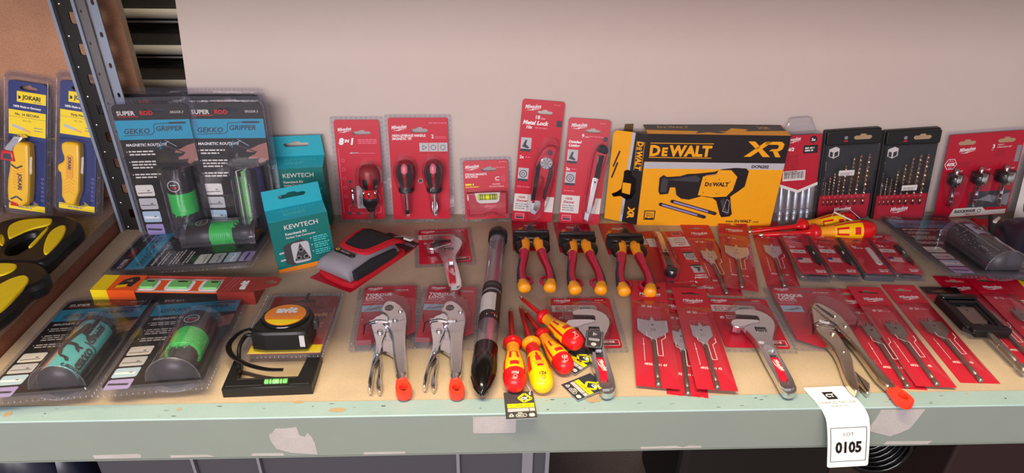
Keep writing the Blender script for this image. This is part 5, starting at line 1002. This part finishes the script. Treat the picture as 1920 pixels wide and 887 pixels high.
def goggles():
    r = thing('work_bag', 'dark navy and black bag with a grey rim and red edging at the right border', 'bag')
    m = MB(); m.fn = None
    rows = []; 
    for j in range(11):
        v = j/10
        for i in range(13):
            u = i/12; x = -10+u*150; y = -40+v*150; z = 4+62*(math.sin(PI*min(1, u*1.1+.02))**.6)*(math.sin(PI*(.12+v*.78))**.7); rows.append((x+(1-u)*(18*v), y+8*math.sin(u*3), z))
    m.add(rows, [(j*13+i, j*13+i+1, (j+1)*13+i+1, (j+1)*13+i) for j in range(10) for i in range(12)], 'darkbag', True); m.build('bag_body', r)
    m = MB(); m.tube([(-14, 100, 8), (-18, 60, 12), (-20, 20, 10), (-8, -24, 8), (20, -44, 8), (70, -46, 8), (140, -40, 8)], [6, 7, 7, 7, 7, 7, 7], 'blackfabric', 10); m.build('lower_band', r)
    m = MB(); m.tube([(0, 100, 20), (-6, 50, 26), (0, 4, 26), (24, -26, 24), (70, -34, 26), (140, -30, 26)], 2.6, 'grey', 8); m.build('grey_piping', r)
    m = MB(); m.tube([(10, 104, 40), (-2, 80, 46), (-12, 50, 38), (-16, 20, 20)], 4, 'blackfabric', 8); m.ext([(-4, 70), (16, 92), (20, 90), (2, 66)], 44, 47, 'offw', bev=1); m.build('handle_strap', r)
    m = MB(); m.ext([(-8, 96), (-4, 140), (70, 140), (70, 90)], 1, 18, 'redfabric', bev=4); m.build('red_base', r); return r
def cutter(label, v=0):
    """one loop handle of a big cutter, laid out round its own middle"""
    r = thing('cable_cutter', label, 'cutter', 'yellow and black cutters')
    if v == 0:
        ox, oy = -760, 350; out = [(-860, 391), (-854, 420), (-830, 437), (-782, 443), (-746, 442), (-717, 424), (-699, 396), (-696, 371), (-700, 352), (-698, 317), (-698, 291), (-704, 279), (-725, 277), (-770, 280), (-800, 276), (-845, 300)]
        hole = [(-776, 308), (-787, 330), (-789, 342), (-784, 363), (-774, 376), (-764, 376), (-760, 358), (-756, 333), (-752, 320), (-757, 305)]
        inl = [[(-818, 384), (-824, 404), (-811, 421), (-766, 425), (-758, 413), (-756, 399), (-780, 386), (-792, 360), (-796, 352), (-803, 361)], [(-750, 322), (-752, 354), (-756, 386), (-757, 398), (-750, 386), (-745, 350), (-743, 326)],
               [(-822, 371), (-812, 364), (-796, 342), (-793, 328), (-806, 340)], [(-737, 354), (-742, 380), (-738, 396), (-728, 399), (-717, 379), (-709, 351), (-706, 320), (-706, 298), (-718, 310)]]
    else:
        ox, oy = -720, 230; out = [(-860, 270), (-787, 284), (-754, 288), (-720, 288), (-698, 276), (-675, 250), (-667, 231), (-674, 216), (-684, 206), (-679, 173), (-683, 142), (-694, 112), (-742, 90), (-862, 90)]
        hole = [(-850, 240), (-790, 238), (-752, 224), (-744, 200), (-752, 150), (-800, 130), (-850, 130)]
        inl = [[(-781, 275), (-740, 275), (-730, 264), (-731, 250), (-741, 238), (-757, 236), (-790, 256)], [(-735, 202), (-728, 214), (-722, 230), (-708, 241), (-697, 235), (-689, 222), (-687, 197), (-684, 164), (-688, 140), (-700, 120), (-728, 120)]]
    f = lambda p: [(x-ox, y-oy) for x, y in p]
    o, h = smooth_poly(ccw(f(out)), 2), smooth_poly(ccw(f(hole)), 2)
    m = MB(); i1, i2 = inset(o, 3), inset(o, 8); h1, h2 = inset(h, -3), inset(h, -7)
    m.ring(inset(o, 4), o, 0, 6, 'black'); m.walls(o, 6, 16, 'black', True); m.ring(o, i1, 16, 23, 'black'); m.ring(i1, i2, 23, 26, 'black')
    hr = lambda p: p[::-1]
    m.walls(hr(h), 0, 16, 'black', True); m.ring(hr(h), hr(h1), 16, 23, 'black'); m.ring(hr(h1), hr(h2), 23, 26, 'black'); m.plate(i2, 26, 'black', [h2]); m.build('handle_body', r)
    for p in inl:
        m = MB(); m.ext(smooth_poly(ccw(f(p)), 2), 18, 28.5, 'yellow', bev=1.6); m.build('grip_inlay', r)
    r.location = (ox/1000, oy/1000, .04); return r
def far_pack():
    r = thing('tall_tool_pack', 'tall red and pale blister pack cut off by the right border', 'blister pack')
    m = MB(); m.ext(rr(0, 74, 132, 140, 4), 2, 2.8, 'offw'); m.ext(rr(0, 228, 120, 168, 10), 2, 3, 'red'); logo(m, -52, 290, 12, 3.2); m.rect(-56, 196, 20, 20, 3.2, 'offw'); m.text('2', -50, 199, 16, 3.3, 'red2', bold=.05); m.ext(circ(-30, 40, 22, 14, 30), 2.8, 4, 'dork'); m.fine(-50, 250, 60, 3, 3.2, 'pink', 3, 7); m.build('backing_card', r)
    m = MB(); blister_base(m, 140, 330, -4, 8, 1.8); shell(m, rr(0, 230, 100, 150, 12), 3, 20, 'clear', 5); m.build('blister', r); stand(r, 1.150, .520, 0, 7, 4); return r
def ry_pack():
    r = thing('cutter_card', 'red card with a yellow stripe and black handled cutter at the right border', 'blister pack')
    m = MB(); m.ext([(-50, -60), (50, -60), (50, 84), (-50, 84)], .3, 1, 'red', side='white'); m.plate([(-20, -60), (-10, -60), (-6, 20), (-18, 24)], 1.1, 'yellow'); m.fine(-44, 70, 40, 3, 1.1, 'pink', 2, 6); m.build('backing_card', r)
    m = MB(); m.tube([(-20, 60, 10), (-34, 40, 10), (-30, 14, 10), (0, 0, 10), (50, -6, 10)], [7, 8, 8, 9, 9], 'dgrey', 12); m.tube([(-20, 60, 10), (10, 52, 10), (50, 44, 10)], [7, 7, 7], 'dgrey', 12); m.build('cutter_handle', r); return r
mat('paper', '#f4f6f2', .6, 0, .02)
# ================================================================== placing everything
g = gripper_pack('gripper pack hidden behind the leftmost standing one, only its clear rim showing', 'dark'); stand(g, -.606, .538, 0, 1, -1, .0)
g = gripper_pack('leftmost standing gripper pack, with a coil of green line in its tube', 'coil'); stand(g, -.571, .472, 0, 4, 1.5)
g = gripper_pack('gripper pack hidden behind the second standing one, its rim showing above it', 'dark'); stand(g, -.470, .538, 0, 1, 0)
g = gripper_pack('second standing gripper pack from the left, beside the teal boxes', 'dark'); stand(g, -.452, .474, 1, 5, 0)
g = gripper_pack('gripper pack lying on its side in front of the two standing ones', 'coil'); flat(g, -.520, .405, 88, .26, .024, -5.1, 0)
g = gripper_pack('flat gripper pack with a teal lizard label, leftmost at the front edge', 'label'); flat(g, -.590, .138, 5.5, .262, .0248, -5.3)
g = gripper_pack('flat gripper pack with coiled green line, left of the tape measure', 'coil'); flat(g, -.448, .150, 5.5, .262, .0248, -5.3)
g = gripper_pack('flat gripper pack with a photo label below the hole saw pack', 'photo'); flat(g, .872, .402, -3, .27, .0258, -5.3, s=1.05)
k = kewtech('rear teal socket tester box, darker, half behind the other', 128, 10, 40); stand(k, -.347, .498, 4, 2, 1)
k = kewtech('front teal socket tester box with an orange base line', 99, 6, 36); stand(k, -.312, .362, 22, 2, 2)
a = avit_level(); a.matrix_world = Matrix.Translation((-.632, .262, 0)) @ Matrix.Rotation(rad(-2.5), 4, 'Z')
a = level_square(); flat(a, -.292, .0395, 2, 0, 0)
a = avit_tape(); flat(a, -.292, .100, 1, 0, .0165, -4)
multi_pack(); stubby_pack(); level_pack()
stand(knife_pack('taller knife pack with the 18 mm metal lock knife', True), .094, .524, -2, 8, -4)
stand(knife_pack('shorter knife pack with the slim 9 mm knife, leaning on the yellow box', False), .187, .515, -4, 11, -3)
wrap_box(); sds_pack()
stand(drillset('black cased drill bit set left of the other one, its white sticker up high', 0), .728, .540, -3, 6, 4.5)
stand(drillset('black cased drill bit set beside the hole saw pack, its white sticker low down', 1), .846, .540, -3, 6, 4.5)
impact_holesaw(); far_pack()
for x, v, l in ((-.942, 0, 'wire stripper pack cut off by the left border'), (-.850, 0, 'wire stripper pack with the red and chrome cable hook'), (-.760, 1, 'wire stripper pack behind the slotted post with a plain yellow body')):
    stand(jokari_pack(l, v), x, .486, 0, 17, -9, .04)
c = cutter('upper yellow and black cutter handle on the left shelf')
c = cutter('lower yellow and black cutter handle, nearer the front of the left shelf', 1)
p = pouch(); flat(p, -.207, .385, -35, .19)
w = wrench_pack('wrench pack at the back with a small wrench reaching over the torque lock card', 0); flat(w, -.070, .3713, 5.5, 0, s=.96)
w = wrench_pack('wrench pack with a black and grey tag tied to the wrench, right of the screwdrivers', -1.5); flat(w, .1560, .1295, -.4, 0)
w = wrench_pack('wrench pack with a large chrome wrench right of the flat bits', -1.6); flat(w, .4095, .1247, -3.9, 0)
l = lock_pack('leftmost locking plier pack with a red loop'); flat(l, -.1497, .1328, 3.7, 0)
l = lock_pack('middle locking plier pack beside the clear tube'); flat(l, -.0648, .1338, -3.8, 0, s=.98)
l = lock_pack('rightmost locking plier pack with long narrow jaws, over the beam beside the lot tag', 3, W=118); flat(l, .5317, .1163, -3.4, 0)
for x, y, d, s_ in ((.088, .470, -1, 'left'), (.173, .462, 1, 'middle'), (.262, .455, 1, 'right')):
    flat(pliers_pack(s_+' one of the three red and orange insulated pliers on red cards', {'left': 1, 'middle': -2.5, 'right': -6}[s_]), x, y, d, .118)
t = magnet_tube(); t.matrix_world = Matrix.Translation((-.006, .014, .018)) @ Matrix.Rotation(math.atan2(-.031, .426), 4, 'Z') @ Matrix.Scale(1., 4)
lay_driver(screwdriver('leftmost insulated screwdriver, red collar and red end marked PH1', 0, 195, 'PH1'), (.0405, .228, 0), (.040, .029, 0))
lay_driver(screwdriver('insulated screwdriver with a yellow collar and yellow end marked PZ1', 1, 205, 'PZ1'), (.0555, .238, 0), (.079, .027, 0))
lay_driver(screwdriver('insulated screwdriver third from the left, red end below the topmost one', 0, 165, 'PZ2', .9), (.066, .212, 0), (.115, .064, 0))
lay_driver(screwdriver('short insulated screwdriver slanting most, its red end beside the wrench', 0, 165, 'SL', .9), (.056, .246, .010), (.135, .102, .012))
lay_driver(screwdriver('front one of the two insulated screwdrivers lying sideways', 0, 225, 'C.K', 1.15), (.520, .452, .004), (.752, .448, .003), 1.15, 55)
lay_driver(screwdriver('rear one of the two insulated screwdrivers lying sideways', 0, 225, 'C.K', 1.1), (.515, .466, .004), (.735, .493, 0), 1.1, 55)
m = MB(); m.tube([(0, 0, 0), (4, 2, 14), (26, -4, 22), (48, -16, 6)], .5, 'offw', 5); m.tube([(2, 0, 12), (50, -26, -4)], 1.6, 'offw', 6); o = tag(m.build('tag_string'), 'white plastic string joining the two sideways screwdrivers', 'string'); o.location = (.675, .475, .034)
k = knife_pack('red knife card lying upside down with its knife handle towards the front', False); flat(k, .352, .375, 183, .21)
k2 = MB(); k2.ext(rr(0, 100, 60, 200, 5), .2, .8, 'red2'); k2.rect(-28, 150, 50, 30, .9, 'offw'); k2.fine(-24, 172, 40, 2, 1., 'grey', 4, 5); o = tag(k2.build('knife_card_back'), 'red card end with a white patch sticking out left of the upside down knife card', 'card'); flat(o, .318, .382, 4, .20)
def fb(label, x, y, d, hm, z=0, sc=1., **kw): flat(flatbit(label, **kw), x, y, d, hm, z, s=sc)
fb('flat bit packet beside the upside down knife card, crossing under the next one', .412, .380, -3, .235, .0, w=26, num='18', cat_no='4932 3631 40')
fb('flat bit packet with a wide bit directly below the yellow box', .463, .383, -14.5, .225, .004, w=42, num='32', cat_no='4932 3631 45')
fb('flat bit packet left of the row of small blade packs', .533, .380, -12, .20, .0, w=30, num='22', cat_no='4932 3631 42')
for i, (x, lab, v) in enumerate(((.583, 'first from the left of the four small blade packs', 0), (.638, 'second from the left of the four small blade packs', 0), (.697, 'third of the four small blade packs, with the white blade', 1), (.752, 'rightmost of the four small blade packs', 0))):
    flat(blade_pack(lab, v), x, .374-.0*i, -6, .137, 0, s=1.0)
fb('leftmost front flat bit packet, with the wide 38 bit', .256, .158, -9, .245, .006, sc=1.07, w=43, num='38', cat_no='4932 3631 47')
fb('flat bit packet nearest the beam, between the 38 and 20 bits', .298, .146, -10.5, .245, .0, w=30, num='30', cat_no='4932 3631 47')
fb('flat bit packet with the 20 bit left of the large chrome wrench', .329, .150, -6, .245, .008, w=30, num='20', cat_no='4932 3631 42')
fb('flat bit packet peeking out right of the rightmost locking pliers', .600, .155, -6, .245, .0, w=22, num='16', cat_no='4932 3621 40', col='dsteel')
fb('second flat bit packet right of the locking pliers', .636, .153, -4.5, .245, .005, w=26, num='20', cat_no='4932 3631 42', col='dsteel')
fb('flat bit packet left of the black bit holder', .706, .162, -3.5, .24, .0, w=34, num='26', cat_no='4932 3631 43', col='dsteel')
fb('flat bit packet right of the black bit holder', .812, .190, -4, .245, .0, w=22, num='9', cat_no='4932 3631 40', col='dsteel')
fb('flat bit packet cut off by the right border', .862, .186, -5, .245, .004, w=22, num='12', cat_no='4932 3631 40', col='dsteel')
h = holder_bit(); flat(h, .773, .205, -3, .12, .004)
flat(ck_tag('black and yellow tag lying over the front beam'), .0455, .012, 3, .05, .0022)
flat(ck_tag('black and yellow tag lying tilted between the screwdrivers and the wrench end', 1), .136, .046, -62, .05, .002, 0, -6)
flat(ck_tag('tag tucked under the short screwdriver with only a yellow diamond showing', 1), .132, .100, -50, .05, .004)
flat(tag(MB().ext(rr(0, 20, 26, 40, 3), 0, .6, 'dgrey').poly(rr(0, 20, 22, 36, 3), .6, .7, 'lgrey', True).plate(circ(0, 32, 5, 3), .75, 'offw').plate(rr(0, 19, 16, 6, 2), .75, 'lgrey').plate(circ(0, 8, 4, 10), .75, 'offw').build('wrench_tag'), 'dark grey tag with white symbols lying across the tagged wrench', 'tag'), .160, .125, -12, .04, .021)
lot_tag()
g = goggles(); g.matrix_world = Matrix.Translation((.955, .365, 0)) @ Matrix.Rotation(rad(-12), 4, 'Z')
g = ry_pack(); flat(g, .955, .290, -12, 0, 0)
